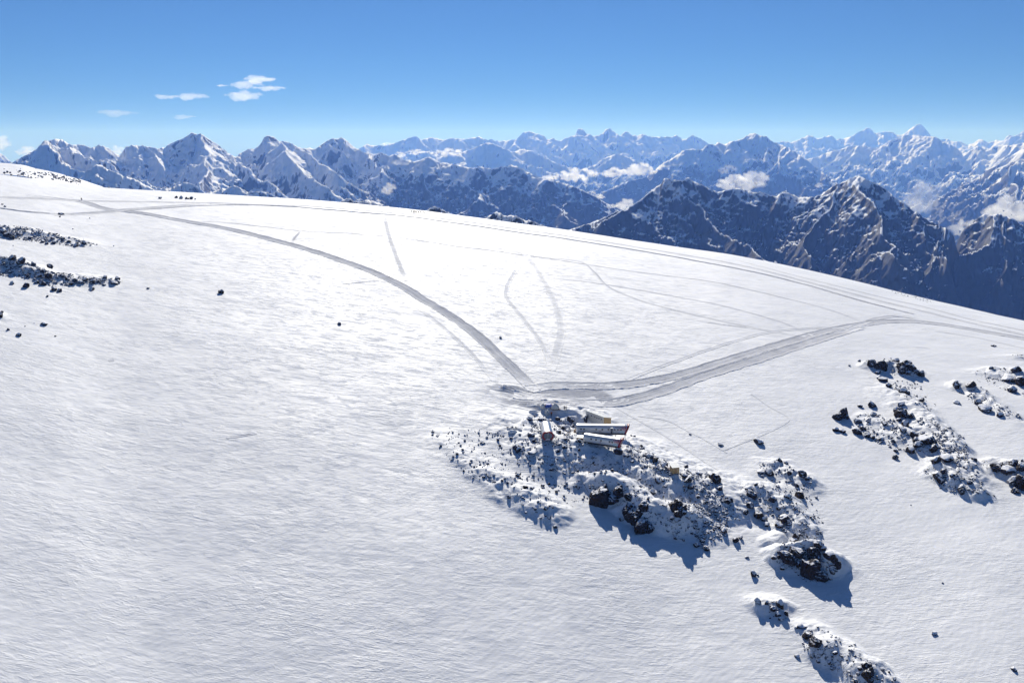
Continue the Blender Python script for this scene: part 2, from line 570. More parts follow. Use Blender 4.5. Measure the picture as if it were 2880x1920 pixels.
# near edge of the slope, under and behind the camera
tn = np.linspace(0, 2 * math.pi, 181); rn = np.geomspace(2, 131, 40)
TH, RR = np.meshgrid(tn, rn)
thc = np.clip((TH + math.pi) % (2 * math.pi) - math.pi, -0.94, 0.94)
zz = base_polar(RR, thc) - 0.15
thb = np.abs((TH + math.pi) % (2 * math.pi) - math.pi)
keep = np.where(thb > math.radians(43), 1.0, 1.0)
me = grid_mesh('slope_below', np.stack([RR * np.sin(TH), RR * np.cos(TH), zz], -1), True)
me.materials.append(M['snow'])
put(bpy.data.objects.new('snow_ground', me), label='lower snow slope under the viewpoint', cat='snow slope', kind='structure')

# ------------------------------------------------------------------ tracks
def catmull(P, step):
    P = [np.array(p, float) for p in P]
    Q = [2 * P[0] - P[1]] + P + [2 * P[-1] - P[-2]]
    out = []
    for i in range(1, len(Q) - 2):
        n = max(2, int(np.linalg.norm(Q[i + 1] - Q[i]) / step))
        for j in range(n):
            t = j / n
            out.append(0.5 * ((2 * Q[i]) + (-Q[i - 1] + Q[i + 1]) * t + (2 * Q[i - 1] - 5 * Q[i] + 4 * Q[i + 1] - Q[i + 2]) * t * t
                              + (-Q[i - 1] + 3 * Q[i] - 3 * Q[i + 1] + Q[i + 2]) * t ** 3))
    out.append(P[-1])
    return np.array(out)

n_track = 0
def track(name, pts, width, strength=1.0, berm=0.0, label='', cat='track', seed=0, wob=0.3, lift=None):
    """a ribbon of churned snow lying on the slope; pts in 2352-px view coordinates"""
    global n_track
    n_track += 1
    W = [unproject(x * DS, y * DS, base_polar)[:2] for x, y in pts]
    C = catmull(W, 0.9 if width > 2 else 0.6)
    d = np.gradient(C, axis=0); d /= np.linalg.norm(d, axis=1)[:, None] + 1e-9
    nrm = np.stack([-d[:, 1], d[:, 0]], 1)
    s = np.concatenate([[0], np.cumsum(np.linalg.norm(np.diff(C, axis=0), axis=1))])
    C = C + nrm * (wob * pn(s / 11, s * 0 + seed, 31))[:, None]
    us = np.array([-1, -0.86, -0.72, -0.5, -0.25, 0, 0.25, 0.5, 0.72, 0.86, 1]) if 2 < width < 15 else np.linspace(-1, 1, 51) if width >= 15 else np.array([-1, -0.45, 0, 0.45, 1])
    wv = width / 2 * (1 + 0.18 * pn(s / 7, s * 0 + 3 + seed, 33))
    P = C[:, None, :] + nrm[:, None, :] * (us[None, :, None] * wv[:, None, None])
    z, _ = ground(P[..., 0], P[..., 1])
    h = (0.045 + 0.0025 * n_track if lift is None else lift) + 0 * us
    h = h + berm * np.exp(-((np.abs(us) - 0.86) / 0.12) ** 2) * (np.abs(us) < 0.99)
    z = z + h[None, :]
    if berm > 0:
        z = z + 0.5 * berm * pn(P[..., 0] / 1.3, P[..., 1] / 1.3, 35) * np.exp(-((np.abs(us) - 0.86) / 0.14) ** 2)[None, :]
    tr = strength * sstep(1.0, 0.35 if name == 'footpath' else (0.45 if width > 10 else 0.80), np.abs(us))[None, :] * (0.85 + (0.25 if width > 2 else 0.6) * pn(s / 9, s * 0 + 7 + seed, 36))[:, None]
    if width <= 2:
        tr = tr * (0.85 + 0.9 * pn(s / 1.1, s * 0 + 9 + seed, 38))[:, None]
    fl = 16 if width > 10 else min(30, s[-1] * 0.3); fade = sstep(0, fl, s) * sstep(0, fl, s[-1] - s)
    tr = tr * fade[:, None]
    if width > 10:
        tr = tr * 1.5 * sstep(-0.55, 0.35, fbm(P[..., 0] / 6, P[..., 1] / 4, 3, 47) + 0.9 * (tr - 0.35))
    tr = np.clip(tr, 0, 1)
    U = us[None, :] * (width / 2) + 0 * s[:, None]
    me = grid_mesh(name, np.concatenate([P, z[..., None]], -1), True,
                   {'track': tr, 'u': U + seed * 13.7, 'v': np.repeat(s[:, None], len(us), 1)})
    me.materials.append(M['snow'])
    put(bpy.data.objects.new(name, me), label=label, cat=cat, kind='structure')

track('snow_road', [(60, 449), (130, 457), (190, 464), (240, 479), (330, 491), (400, 504), (500, 521), (600, 544), (700, 571), (780, 597), (850, 622), (920, 655), (970, 686), (1030, 722),
       (1080, 757), (1120, 791), (1158, 828), (1190, 858), (1216, 884), (1228, 897)], 9.0, 1.0, 0.38, 'broad groomed snow road curving down to the cabins', 'snow road', 1)
track('snow_road', [(1215, 893), (1260, 886), (1330, 885), (1400, 886), (1500, 873), (1600, 849), (1700, 818), (1800, 787), (1900, 760), (1980, 744), (2040, 737), (2110, 739), (2200, 751), (2352, 778), (2440, 795)], 9.0, 0.9, 0.38,
      'upper churned snow road leading right from the cabins', 'snow road', 2)
track('snow_road', [(1180, 905), (1240, 915), (1310, 925), (1400, 925), (1470, 912), (1540, 890), (1600, 868), (1680, 843), (1750, 822), (1830, 795), (1900, 773), (1970, 752)], 9.5, 0.9, 0.38,
      'lower churned snow road beside the parallel upper one', 'snow road', 3)
track('trampled_snow_ground', [(1095, 892), (1150, 902), (1200, 910), (1250, 911), (1340, 905), (1420, 895)], 26, 1.0, 0.0, 'wide trampled snow where the roads meet above the cabins', 'trampled snow', 4, lift=0.05)
track('trampled_snow_ground', [(1120, 908), (1200, 925), (1255, 932), (1320, 932), (1380, 925)], 14, 1.0, 0.0, 'trampled snow strip behind the cargo bags', 'trampled snow', 41, lift=0.09)
track('snow_road', [(1940, 757), (1985, 742), (2015, 731), (2055, 726), (2090, 730), (2130, 740)], 5, 0.7, 0.25, 'small loop of churned snow at the right bend of the road', 'snow road', 5)
track('snow_road', [(-60, 449), (0, 453), (100, 458), (190, 461), (300, 463), (400, 465), (500, 467), (600, 471), (700, 474), (800, 481), (950, 494), (1100, 514), (1300, 542), (1500, 574), (1700, 609), (1900, 660), (2100, 711), (2200, 735), (2352, 770), (2440, 790)],
      6, 0.8, 0.2, 'long upper snow road along the skyline of the slope', 'snow road', 6)
track('snow_road', [(-60, 470), (0, 478), (60, 486), (150, 491), (250, 488), (340, 481), (450, 474), (560, 471), (660, 475), (800, 486), (900, 494), (1000, 506), (1150, 528), (1300, 549), (1480, 578), (1620, 603), (1800, 641), (1960, 686), (2100, 722)],
      3.2, 0.9, 0.3, 'narrower vehicle track just below the upper road', 'vehicle track', 7)
track('snow_road', [(120, 492), (200, 490), (290, 482), (390, 474), (480, 468)], 7, 0.8, 0.3, 'short link track braiding between the upper roads', 'vehicle track', 8)
track('snow_road', [(1700, 600), (1900, 652), (2100, 700), (2250, 738), (2440, 780)], 2.2, 0.6, 0.15, 'thin vehicle track nearest the right skyline', 'vehicle track', 9)
track('footpath', [(884, 496), (890, 530), (903, 570), (922, 620), (936, 645)], 5, 0.57, 0.05, 'grey trail dropping from the upper road to the broad road', 'footpath', 10)
track('footpath', [(955, 704), (990, 728), (1040, 770), (1082, 810), (1115, 850), (1138, 878)], 3.2, 0.44, 0.05, 'faint trail beside the lower broad road', 'footpath', 11)
track('footpath', [(452, 508), (520, 511), (600, 520), (690, 530), (800, 536), (900, 545), (1050, 566), (1200, 586), (1300, 600), (1400, 616), (1600, 642), (1800, 684), (1900, 710), (1992, 742)], 2.89, 0.95, 0, 'long thin footpath crossing the middle of the slope', 'footpath', 12)
track('footpath', [(1192, 612), (1180, 628), (1166, 655), (1163, 680), (1180, 705), (1205, 735), (1228, 765), (1250, 800), (1262, 835)], 3.5, 0.39, 0.12, 'curved ploughed furrow in the middle of the slope', 'footpath', 13)
track('footpath', [(1205, 580), (1240, 630), (1265, 675), (1282, 720), (1288, 760), (1280, 800), (1265, 850)], 6, 0.29, 0.03, 'pair of faint ski trails right of the furrow', 'footpath', 14)
track('footpath', [(1258, 637), (1330, 645), (1400, 655), (1500, 672), (1600, 690), (1700, 713), (1800, 742), (1870, 772)], 2.24, 0.83, 0, 'thin footpath reaching the right bend of the road', 'footpath', 15)
track('footpath', [(1120, 565), (1240, 590), (1330, 600), (1365, 625), (1400, 660), (1470, 690), (1560, 715), (1680, 742), (1780, 762), (1850, 772)], 2.56, 0.66, 0, 'wavering thin trail below the middle footpath', 'footpath', 16)
track('footpath', [(668, 558), (680, 543), (691, 530)], 2.88, 0.83, 0, 'short straight footprint line above the broad road', 'footpath', 17)
track('footpath', [(1415, 935), (1480, 972), (1540, 1008), (1600, 1048), (1650, 1082)], 1.43, 0.19, 0, 'footprint line descending behind the cabins', 'footpath', 18)
track('footpath', [(1440, 872), (1500, 848), (1600, 812), (1700, 780), (1760, 764), (1850, 755), (1985, 752)], 2.86, 0.38, 0.1, 'thin track running above the right road', 'vehicle track', 19)
track('footpath', [(1660, 1035), (1735, 1005), (1780, 985), (1812, 962), (1770, 935), (1725, 905)], 1, 0.08, 0, 'bent footprint line right of the cabins', 'footpath', 21)
track('footpath', [(1465, 955), (1530, 965), (1600, 1000), (1670, 1040)], 1, 0.07, 0, 'upper footprint line behind the cabins', 'footpath', 22)
track('footpath', [(1600, 735), (1660, 745), (1740, 755)], 1.92, 0.78, 0, 'short dark footprint dash in the middle of the right slope', 'footpath', 24)
track('footpath', [(2100, 797), (2120, 798), (2135, 800)], 1.8, 0.60, 0, 'short dark scrape above the right rocks', 'footpath', 25)
track('footpath', [(2150, 760), (2240, 775), (2352, 800), (2440, 820)], 1.5, 0.45, 0, 'thin trail below the right end of the road', 'footpath', 26)
track('footpath', [(520, 1006), (550, 1002), (590, 996)], 1.4, 0.8, 0.0, 'short dark crack in the snow of the lower left slope', 'crack', 32)
track('footpath', [(788, 652), (800, 650), (830, 648), (870, 643)], 1.6, 0.7, 0.0, 'short dark scrape left of the broad road', 'scrape', 33)
track('footpath', [(250, 828), (262, 826)], 2.0, 0.8, 0.0, 'tiny dark scrape on the left slope', 'scrape', 34)

# ------------------------------------------------------------------ mountains: ridge networks with spurs, real relief at their real distance
VALLEY = CZ - 1900.0

def z3(p): return [(x / 2.45, 340 + y / 2.45) for x, y in p]
def z4(p): return [(960 + x / 2.45, 340 + y / 2.45) for x, y in p]
def z5(p): return [(1920 + x / 2.45, 340 + y / 2.45) for x, y in p]

def mountain(name, mat, crest, dist, seed, front, back, label, rows=200, col_px=2.6, base=VALLEY, slope=1.0, spur_gap=0.045,
             spur_grade=(0.50, 0.72), jag=0.0, margin=120, nlam=0.05, namp=0.13, extra=(), zig=0.02, spur_turn=0.7, subs=True, fixed=True, bias=0.0):
    R = np.random.default_rng(seed)
    cp = np.array(crest, float)
    px = cp[:, 0]
    if np.isscalar(dist): dist = [(px[0], dist), (px[-1], dist)]
    dp = np.array(dist, float)
    def Dof(x): return np.interp(x, dp[:, 0], dp[:, 1])
    Dm = float(dp[:, 1].mean())
    # fine crest
    xs = np.arange(px[0], px[-1] + 0.1, 3.0)
    ys = np.interp(xs, px, cp[:, 1])
    if jag > 0: ys = ys + jag * (pn(xs / 9, xs * 0, seed) + 0.7 * pn(xs / 5, xs * 0, seed + 3))
    th, t = ray(xs, ys)
    zz = Dm * zig * (pn(xs / 60, xs * 0 + 5, seed + 1) + 0.5 * pn(xs / 22, xs * 0 + 9, seed + 2))
    D = Dof(xs) + zz
    CX, CY, CZs = D * np.sin(th), D * np.cos(th), CZ + t * D
    segs = []
    st = 2
    ii = list(range(0, len(xs), st))
    if ii[-1] != len(xs) - 1: ii.append(len(xs) - 1)
    for a, b in zip(ii[:-1], ii[1:]):
        segs.append((CX[a], CY[a], CZs[a], CX[b], CY[b], CZs[b], slope * R.uniform(0.9, 1.15)))
    for pl in extra:
        P = []
        for (x, y, d) in pl:
            a, tt = ray(x, y); P.append((d * math.sin(a), d * math.cos(a), CZ + float(tt) * d))
        for a, b in zip(P[:-1], P[1:]):
            segs.append((*a, *b, slope * R.uniform(0.85, 1.1)))
    # spurs
    def spur(x, y, z, ang, grade, depth, lenmax):
        n = 0; first = True; run = 0
        step = Dm * 0.013 * (1 if depth == 0 else 0.75)
        while z > base and run < lenmax:
            L = step * R.uniform(0.7, 1.3)
            ang += R.normal(0, 0.16)
            g = grade * R.uniform(0.55, 1.45) * (1.25 if n == 0 else 1.0)
            x2, y2, z2 = x + L * math.sin(ang), y + L * math.cos(ang), z - L * g
            segs.append((x, y, z, x2, y2, z2, slope * R.uniform(0.85, 1.25)))
            if subs and depth < 2 and n % 2 == 1 and R.random() < 0.8:
                sd = R.choice([-1, 1])
                spur(x2, y2, z2, ang + sd * R.uniform(0.6, 1.1), grade * R.uniform(1.0, 1.3), depth + 1, lenmax * 0.4)
            x, y, z = x2, y2, z2
            n += 1; run += L
    s = np.concatenate([[0], np.cumsum(np.hypot(np.diff(CX), np.diff(CY)))])
    pos = R.uniform(0.2, 0.8) * Dm * spur_gap
    while pos < s[-1]:
        i = int(np.searchsorted(s, pos)); i = min(i, len(xs) - 1)
        lo, hi = max(0, i - 8), min(len(xs), i + 9)
        i = lo + int(np.argmax(CZs[lo:hi]))
        toward = math.atan2(-CX[i], -CY[i])
        spur(CX[i], CY[i], CZs[i] - 5, toward - bias + R.normal(0, 1) * spur_turn * 0.6, R.uniform(*spur_grade), 0, front * 1.1)
        pos += Dm * spur_gap * R.uniform(0.55, 1.45)
    pos = R.uniform(0.2, 0.8) * Dm * spur_gap
    while pos < s[-1]:
        i = min(int(np.searchsorted(s, pos)), len(xs) - 1)
        away = math.atan2(CX[i], CY[i])
        spur(CX[i], CY[i], CZs[i] - 10, away + R.normal(0, 0.5), R.uniform(*spur_grade), 2, back)
        pos += Dm * spur_gap * R.uniform(0.8, 1.8)
    # grid
    gx = np.arange(px[0] - margin, px[-1] + margin, col_px)
    gth = np.arctan((gx - 1440) / FPX)
    gD = np.interp(gx, xs, Dof(xs))
    nb = max(12, rows // 7)
    rho = np.concatenate([-front * np.linspace(1, 0, rows) ** 1.15, back * np.linspace(0, 1, nb)[1:] ** 1.2])
    A, RHO = np.meshgrid(gth, rho)
    RD = gD[None, :] + RHO
    X, Y = RD * np.sin(A), RD * np.cos(A)
    lam = Dm * nlam
    wx = X + 0.16 * lam * fbm(X / lam, Y / lam, 3, seed + 20)
    wy = Y + 0.16 * lam * fbm(X / lam, Y / lam, 3, seed + 30)
    shp = X.shape
    wx = wx.ravel().astype(np.float32); wy = wy.ravel().astype(np.float32)
    Z = np.full(wx.shape, base - 900, np.float32); DR = np.zeros(wx.shape, np.float32)
    for (ax, ay, az, bx, by, bz, sl) in segs:
        reach = min((max(az, bz) - base + 200) / sl * 1.25, Dm * 0.13)
        x0, x1 = min(ax, bx) - reach, max(ax, bx) + reach
        y0, y1 = min(ay, by) - reach, max(ay, by) + reach
        sel = np.nonzero((wx > x0) & (wx < x1) & (wy > y0) & (wy < y1))[0]
        if len(sel) == 0: continue
        x = wx[sel]; y = wy[sel]
        dx, dy = bx - ax, by - ay
        L2 = dx * dx + dy * dy + 1e-6
        tt = np.clip(((x - ax) * dx + (y - ay) * dy) / L2, 0, 1)
        d = np.hypot(x - ax - tt * dx, y - ay - tt * dy)
        drop = sl * d
        drop = drop * (1 + 0.45 * np.exp(-drop / (Dm * 0.012)) - 0.28 * np.clip(drop / 900, 0, 1))
        z = az + (bz - az) * tt - drop
        up = z > Z[sel]
        Z[sel] = np.where(up, z, Z[sel]); DR[sel] = np.where(up, drop, DR[sel])
    Z = Z.reshape(shp); DR = DR.reshape(shp)
    amp = np.clip(DR * 0.22, 0, lam * namp) + lam * 0.012
    Z = Z + amp * (ridged(X / lam * 1.6, Y / lam * 1.6, 5, seed + 40, 0.55) - 0.9) + 0.30 * amp * fbm(X / lam * 9, Y / lam * 9, 3, seed + 44, 0.6)
    if fixed:
        # settle each column on the measured crest height
        tt = (Z - CZ) / RD
        tmax = tt.max(0)
        cth, ct = ray(xs, ys)
        want = np.interp(gth, cth, ct)
        dlt = want - tmax
        inside = (gth >= cth[0]) & (gth <= cth[-1])
        dlt = np.where(inside, dlt, np.where(gth < cth[0], dlt[inside][0], dlt[inside][-1]))
        kk = np.array([1, 2, 3, 2, 1.]); kk /= kk.sum()
        kk = np.hanning(15)[1:-1]; kk /= kk.sum()
        dsm = np.convolve(np.pad(dlt, 6, mode='edge'), kk, mode='valid')
        Z = Z + dsm[None, :] * RD * sstep(front * 0.9, front * 0.1, -RHO) + (dlt - dsm)[None, :] * RD * np.exp(-DR / (Dm * 0.008))
    Z = np.maximum(Z, base - 60 + 0 * Z)
    me = grid_mesh(name, np.stack([X, Y, Z], -1), True)
    me.materials.append(mat)
    o = bpy.data.objects.new(name, me)
    put(o, label=label, cat='mountain', kind='structure')
    print(name, shp, len(segs))
    return o

M['mt_near'] = make_mountain('near_mountain_rock_and_snow', CZ - 450, 300, 260, 0.08)
M['mt_mid'] = make_mountain('mid_mountain_rock_and_snow', CZ - 500, 300, 480, -0.05)
M['mt_far'] = make_mountain('far_mountain_rock_and_snow', CZ - 900, 600, 900, -0.08)
M['hill'] = make_mountain('snow_hill_surface', CZ - 2000, 300, 40, -0.45)
M['knob'] = make_mountain('dark_ridge_knob', CZ - 600, 300, 60, 0.16)

A1 = z3([(-260, 330), (-60, 300), (30, 300), (80, 290), (170, 240), (245, 200), (280, 160), (305, 138), (345, 135), (370, 128), (385, 118), (400, 126), (430, 130), (470, 158), (520, 165), (560, 163), (625, 185), (660, 180), (680, 163), (720, 178), (740, 182),
         (790, 220), (825, 240), (845, 215), (862, 182), (885, 178), (905, 163), (930, 172), (980, 172), (1040, 180), (1080, 190), (1140, 182), (1150, 170), (1190, 150), (1230, 132), (1265, 120), (1300, 95), (1330, 76),
         (1358, 98), (1366, 90), (1385, 88), (1415, 108), (1440, 128), (1510, 168), (1570, 220), (1630, 250), (1650, 225), (1680, 210), (1720, 190), (1745, 195), (1775, 185), (1800, 150), (1820, 112), (1845, 103), (1870, 105), (1900, 120), (1925, 145), (1940, 138), (1980, 145), (2020, 160), (2050, 180),
         (2100, 190), (2140, 185), (2165, 195), (2190, 185), (2230, 148), (2290, 120), (2325, 125)]) + \
     z4([(0, 108), (25, 125), (40, 140), (70, 165), (90, 185), (115, 190), (140, 213), (200, 225), (240, 228), (275, 218), (295, 228), (330, 245), (355, 232), (370, 228), (400, 250), (430, 270), (500, 280), (540, 275), (565, 258), (600, 248), (640, 262), (680, 288), (740, 292), (800, 305), (860, 318), (910, 325), (960, 315), (1000, 325), (1040, 330), (1090, 318), (1150, 312), (1175, 303), (1210, 315),
         (1260, 340), (1300, 360), (1350, 385), (1420, 405), (1500, 420), (1600, 450), (1650, 470), (1700, 495), (1750, 522), (1800, 552), (1850, 580), (1900, 612), (1960, 650), (2060, 720)])

def pix(o, pts):
    return [(o + x / 2.45, 340 + y / 2.45, d) for x, y, d in pts]
E1 = [pix(0, [(470, 160, 7700), (600, 255, 7350), (760, 335, 7000), (1000, 420, 6500), (1180, 470, 6200)]), pix(0, [(305, 140, 7650), (400, 230, 7300), (520, 330, 7000), (560, 400, 6700)]),
      pix(0, [(1385, 90, 8000), (1440, 230, 7500), (1420, 330, 7200), (1400, 430, 6900)]), pix(0, [(1570, 220, 7950), (1700, 330, 7500), (1850, 415, 7100), (1980, 490, 6800)]),
      pix(0, [(1935, 145, 8100), (1985, 260, 7700), (2100, 365, 7300), (2260, 455, 6900)]), pix(0, [(2050, 180, 8200), (2180, 290, 7800), (2330, 350, 7500)]),
      pix(960, [(40, 140, 9400), (150, 230, 9000), (260, 320, 8500), (330, 380, 8200)]), pix(960, [(600, 250, 8750), (740, 350, 8350), (900, 455, 7900), (1000, 520, 7600)]),
      pix(960, [(1175, 303, 8400), (1100, 420, 8000), (980, 470, 7800), (900, 560, 7400)]), pix(960, [(1260, 340, 8350), (1350, 470, 7850), (1480, 600, 7300), (1620, 720, 6900)])]
mountain('mountain_range', M['mt_mid'], A1, [(-150, 7600), (545, 8000), (760, 8600), (965, 9600), (1100, 8600), (1440, 8000), (1800, 7400)], 101, 2900, 1200,
         'blue-shadowed snowy range with jagged peaks across the left half', rows=270, slope=1.05, extra=E1, bias=0.45, spur_gap=0.052, jag=3.2)

# dark spur buttresses in front of the left range
B0 = z3([(420, 470), (480, 430), (530, 400), (565, 385), (600, 345), (630, 332), (660, 300), (700, 305), (740, 335), (790, 350), (850, 380), (930, 400), (1000, 440), (1060, 470), (1110, 480), (1180, 460), (1230, 440), (1270, 420), (1310, 430), (1350, 448), (1380, 470), (1420, 495), (1480, 485), (1530, 462), (1560, 470), (1610, 445), (1650, 455), (1690, 485), (1740, 490), (1800, 485), (1850, 495), (1900, 520), (2000, 545)])
mountain('mountain_ridge', M['mt_mid'], B0, [(170, 5600), (820, 5200)], 131, 1100, 500, 'dark rocky buttresses rising just behind the left skyline', rows=110, slope=1.05, spur_gap=0.052, jag=3.2, margin=60)

A2 = z4([(1500, 790), (1580, 745), (1640, 728), (1700, 708), (1780, 680), (1850, 645), (1900, 622), (1960, 600), (2010, 575), (2060, 545), (2100, 510), (2135, 478), (2170, 455), (2200, 440), (2215, 405), (2230, 393), (2260, 398), (2290, 405), (2320, 410)]) + \
     z5([(0, 412), (20, 398), (40, 388), (62, 410), (110, 432), (160, 453), (200, 473), (240, 490), (310, 476), (345, 466), (372, 464), (395, 460), (420, 474), (480, 490), (520, 492), (560, 495), (590, 508), (620, 515), (645, 522), (665, 505), (690, 490), (740, 500), (800, 525), (880, 525), (920, 520), (950, 508), (1000, 475), (1020, 460), (1050, 440), (1080, 430), (1120, 415), (1150, 400), (1175, 388), (1200, 378), (1240, 388), (1270, 405), (1300, 418), (1370, 448), (1400, 470), (1420, 488), (1470, 533), (1530, 568), (1555, 585), (1575, 612), (1600, 620), (1625, 635), (1650, 655), (1700, 690), (1750, 708), (1800, 735), (1825, 745), (1850, 768), (1868, 800), (1885, 860), (1900, 915), (1960, 1010)])
mountain('mountain', M['mt_near'], A2, [(1560, 4300), (1900, 4500), (2130, 4700), (2410, 4600), (2680, 4300)], 211, 2300, 900,
         'dark rocky mountain with snow-streaked faces behind the right skyline', rows=280, slope=1.1, bias=0.4, spur_gap=0.052, jag=3.2, base=CZ - 1500,
         extra=[[(2410, 497, 4600), (2440, 560, 4300), (2480, 640, 4050), (2530, 720, 3800)], [(1845, 510, 4480), (1790, 560, 4200), (1700, 620, 3900)], [(1930, 545, 4450), (2010, 640, 4150), (2110, 700, 3900), (2200, 760, 3650)],
                [(2660, 640, 4350), (2640, 700, 4100), (2700, 770, 3900)]])
A3 = z5([(1800, 1010), (1870, 930), (1900, 770 + 10), (1925, 757), (1950, 740), (2000, 700), (2030, 675), (2060, 650), (2100, 633), (2140, 652), (2165, 642), (2190, 638), (2205, 655), (2230, 655), (2280, 675), (2352, 725), (2480, 790), (2700, 900)])
mountain('mountain', M['mt_near'], A3, [(2650, 4700), (3100, 4500)], 223, 2400, 900, 'dark summit with a snow couloir at the right edge', rows=220, slope=1.1, spur_gap=0.052, jag=3.2, base=CZ - 1500,
         extra=[[(2810, 605, 4600), (2790, 690, 4350), (2735, 705, 4250), (2700, 720, 4200)]])

A4 = z4([(1800, 500), (1900, 445), (1960, 420), (2060, 395), (2100, 385), (2130, 370), (2170, 325), (2210, 295), (2270, 265), (2300, 240), (2330, 228)]) + \
     z5([(0, 203), (60, 194), (100, 196), (140, 194), (160, 172), (185, 158), (215, 166), (230, 155), (250, 148), (275, 160), (300, 158), (325, 143), (370, 135), (410, 125), (425, 113), (450, 98), (475, 90), (495, 83), (530, 98), (560, 108), (575, 102), (600, 128), (630, 150), (680, 165), (740, 190), (800, 230), (880, 290), (960, 350), (1060, 430)])
mountain('mountain_massif', M['mt_mid'], A4, [(1700, 12500), (2120, 14500), (2400, 13000)], 307, 4200, 1500, 'broad blue massif with a jagged top above the right valley', rows=190, slope=1.05, spur_gap=0.052, jag=3.2)

A5b = z4([(560, 330), (690, 245), (740, 238), (820, 222), (880, 200), (930, 180), (960, 165), (1000, 152), (1030, 150), (1060, 165), (1110, 185), (1160, 205), (1190, 215), (1250, 190), (1310, 210), (1400, 250), (1500, 300), (1640, 340), (1760, 300), (1800, 262), (1860, 240), (1900, 225), (1990, 255), (2080, 300), (2200, 360)])
mountain('mountain_range', M['mt_far'], A5b, 17000, 353, 4200, 1500, 'hazy blue ridges with small glaciers in the middle distance', rows=150, slope=0.95, spur_gap=0.052, jag=3.2)

A5 = z4([(60, 215), (130, 187), (160, 165), (190, 160), (215, 172), (265, 168), (300, 170), (380, 150), (405, 138), (420, 130), (445, 128), (470, 115), (510, 104), (530, 115), (550, 130), (590, 120), (625, 112), (660, 124), (700, 128), (730, 130), (745, 118), (800, 122), (860, 125), (910, 115), (955, 110), (1000, 130), (1040, 128), (1080, 140), (1130, 138), (1180, 127), (1205, 132), (1225, 105), (1250, 85), (1265, 75), (1300, 73), (1330, 82), (1350, 88), (1370, 95), (1400, 105), (1420, 132), (1445, 122), (1465, 120), (1500, 140), (1540, 122), (1570, 110), (1615, 100), (1624, 62), (1640, 50), (1652, 60), (1662, 55), (1690, 85), (1710, 95), (1750, 105), (1775, 100), (1800, 82), (1820, 60), (1838, 52), (1855, 56), (1880, 75), (1900, 85), (1920, 108), (1940, 85), (1960, 70), (1985, 85), (2010, 100), (2045, 105), (2070, 88), (2110, 103), (2140, 110), (2180, 112), (2230, 108), (2280, 112), (2305, 98), (2330, 108)]) + \
     z5([(0, 132), (25, 122), (45, 110), (70, 97), (95, 112), (120, 118), (150, 140), (175, 155), (215, 170), (300, 190), (420, 200)])
mountain('mountain_range', M['mt_far'], A5, [(980, 21000), (1500, 22000), (2100, 23000)], 401, 5200, 1600, 'far pale blue range with two horned summits at the middle', rows=170, slope=1.0, spur_gap=0.04, jag=3.2)

A6c = z5([(480, 190), (600, 152), (650, 150), (690, 140), (720, 142), (745, 150), (800, 130), (840, 112), (870, 97), (900, 108), (930, 122), (960, 118), (1000, 103), (1015, 97), (1040, 110), (1060, 135), (1080, 122), (1110, 124), (1170, 102), (1200, 85), (1230, 68), (1250, 62), (1275, 44), (1300, 58), (1320, 82), (1350, 85), (1385, 74), (1420, 70), (1450, 80), (1480, 97), (1510, 100), (1530, 85), (1560, 62), (1600, 32), (1620, 23), (1640, 22), (1680, 62), (1715, 108), (1760, 125), (1800, 130), (1820, 124), (1860, 140), (1920, 145), (1960, 165), (2000, 158), (2040, 127), (2060, 125), (2090, 142), (2110, 150), (2140, 140), (2160, 132), (2190, 138), (2215, 135), (2225, 115), (2250, 100), (2290, 105), (2320, 88), (2352, 70), (2420, 60), (2520, 90), (2700, 120)])
mountain('mountain_range', M['mt_far'], A6c, [(2100, 27000), (2580, 31000), (3000, 28000)], 431, 6500, 1800, 'farthest pale range with a pyramid summit at the right', rows=150, slope=1.0, spur_gap=0.035, jag=3.2)

A6 = z5([(780, 290), (860, 260), (930, 250), (980, 225), (1040, 205), (1080, 200), (1140, 175), (1200, 170), (1260, 175), (1330, 190), (1380, 165), (1430, 135), (1480, 122), (1520, 105), (1545, 98), (1600, 104), (1640, 105), (1700, 108), (1740, 108), (1770, 125), (1800, 150), (1840, 160), (1880, 180), (1910, 205), (1930, 228), (1990, 200), (2010, 185), (2035, 172), (2070, 188), (2100, 205), (2150, 175), (2200, 165), (2260, 170), (2352, 150), (2450, 160), (2600, 170)])
mountain('mountain_range', M['mt_far'], A6, [(2200, 19500), (2560, 19000), (2900, 17500)], 457, 6000, 1600, 'snowy blue range with bright glacier basins on the right', rows=210, slope=1.0, spur_gap=0.045, jag=3.2)

A7 = z5([(1980, 420), (2050, 380), (2110, 330), (2160, 300), (2210, 275), (2250, 250), (2290, 225), (2330, 200), (2360, 195), (2420, 180), (2560, 170), (2760, 200)])
mountain('mountain', M['mt_mid'], A7, [(2700, 12500), (3000, 12000)], 491, 3600, 1500, 'blue rocky massif at the right edge above the valley', rows=150, slope=1.05, spur_gap=0.052, jag=3.2)

# far left stub behind the left range
A8 = z3([(-300, 180), (-120, 190), (-40, 205), (0, 220), (40, 250), (80, 285), (140, 330)])
mountain('mountain', M['mt_mid'], A8, 15000, 517, 2200, 900, 'blue mountain shoulder at the far left edge', rows=70, slope=1.0, jag=3.2, margin=60)

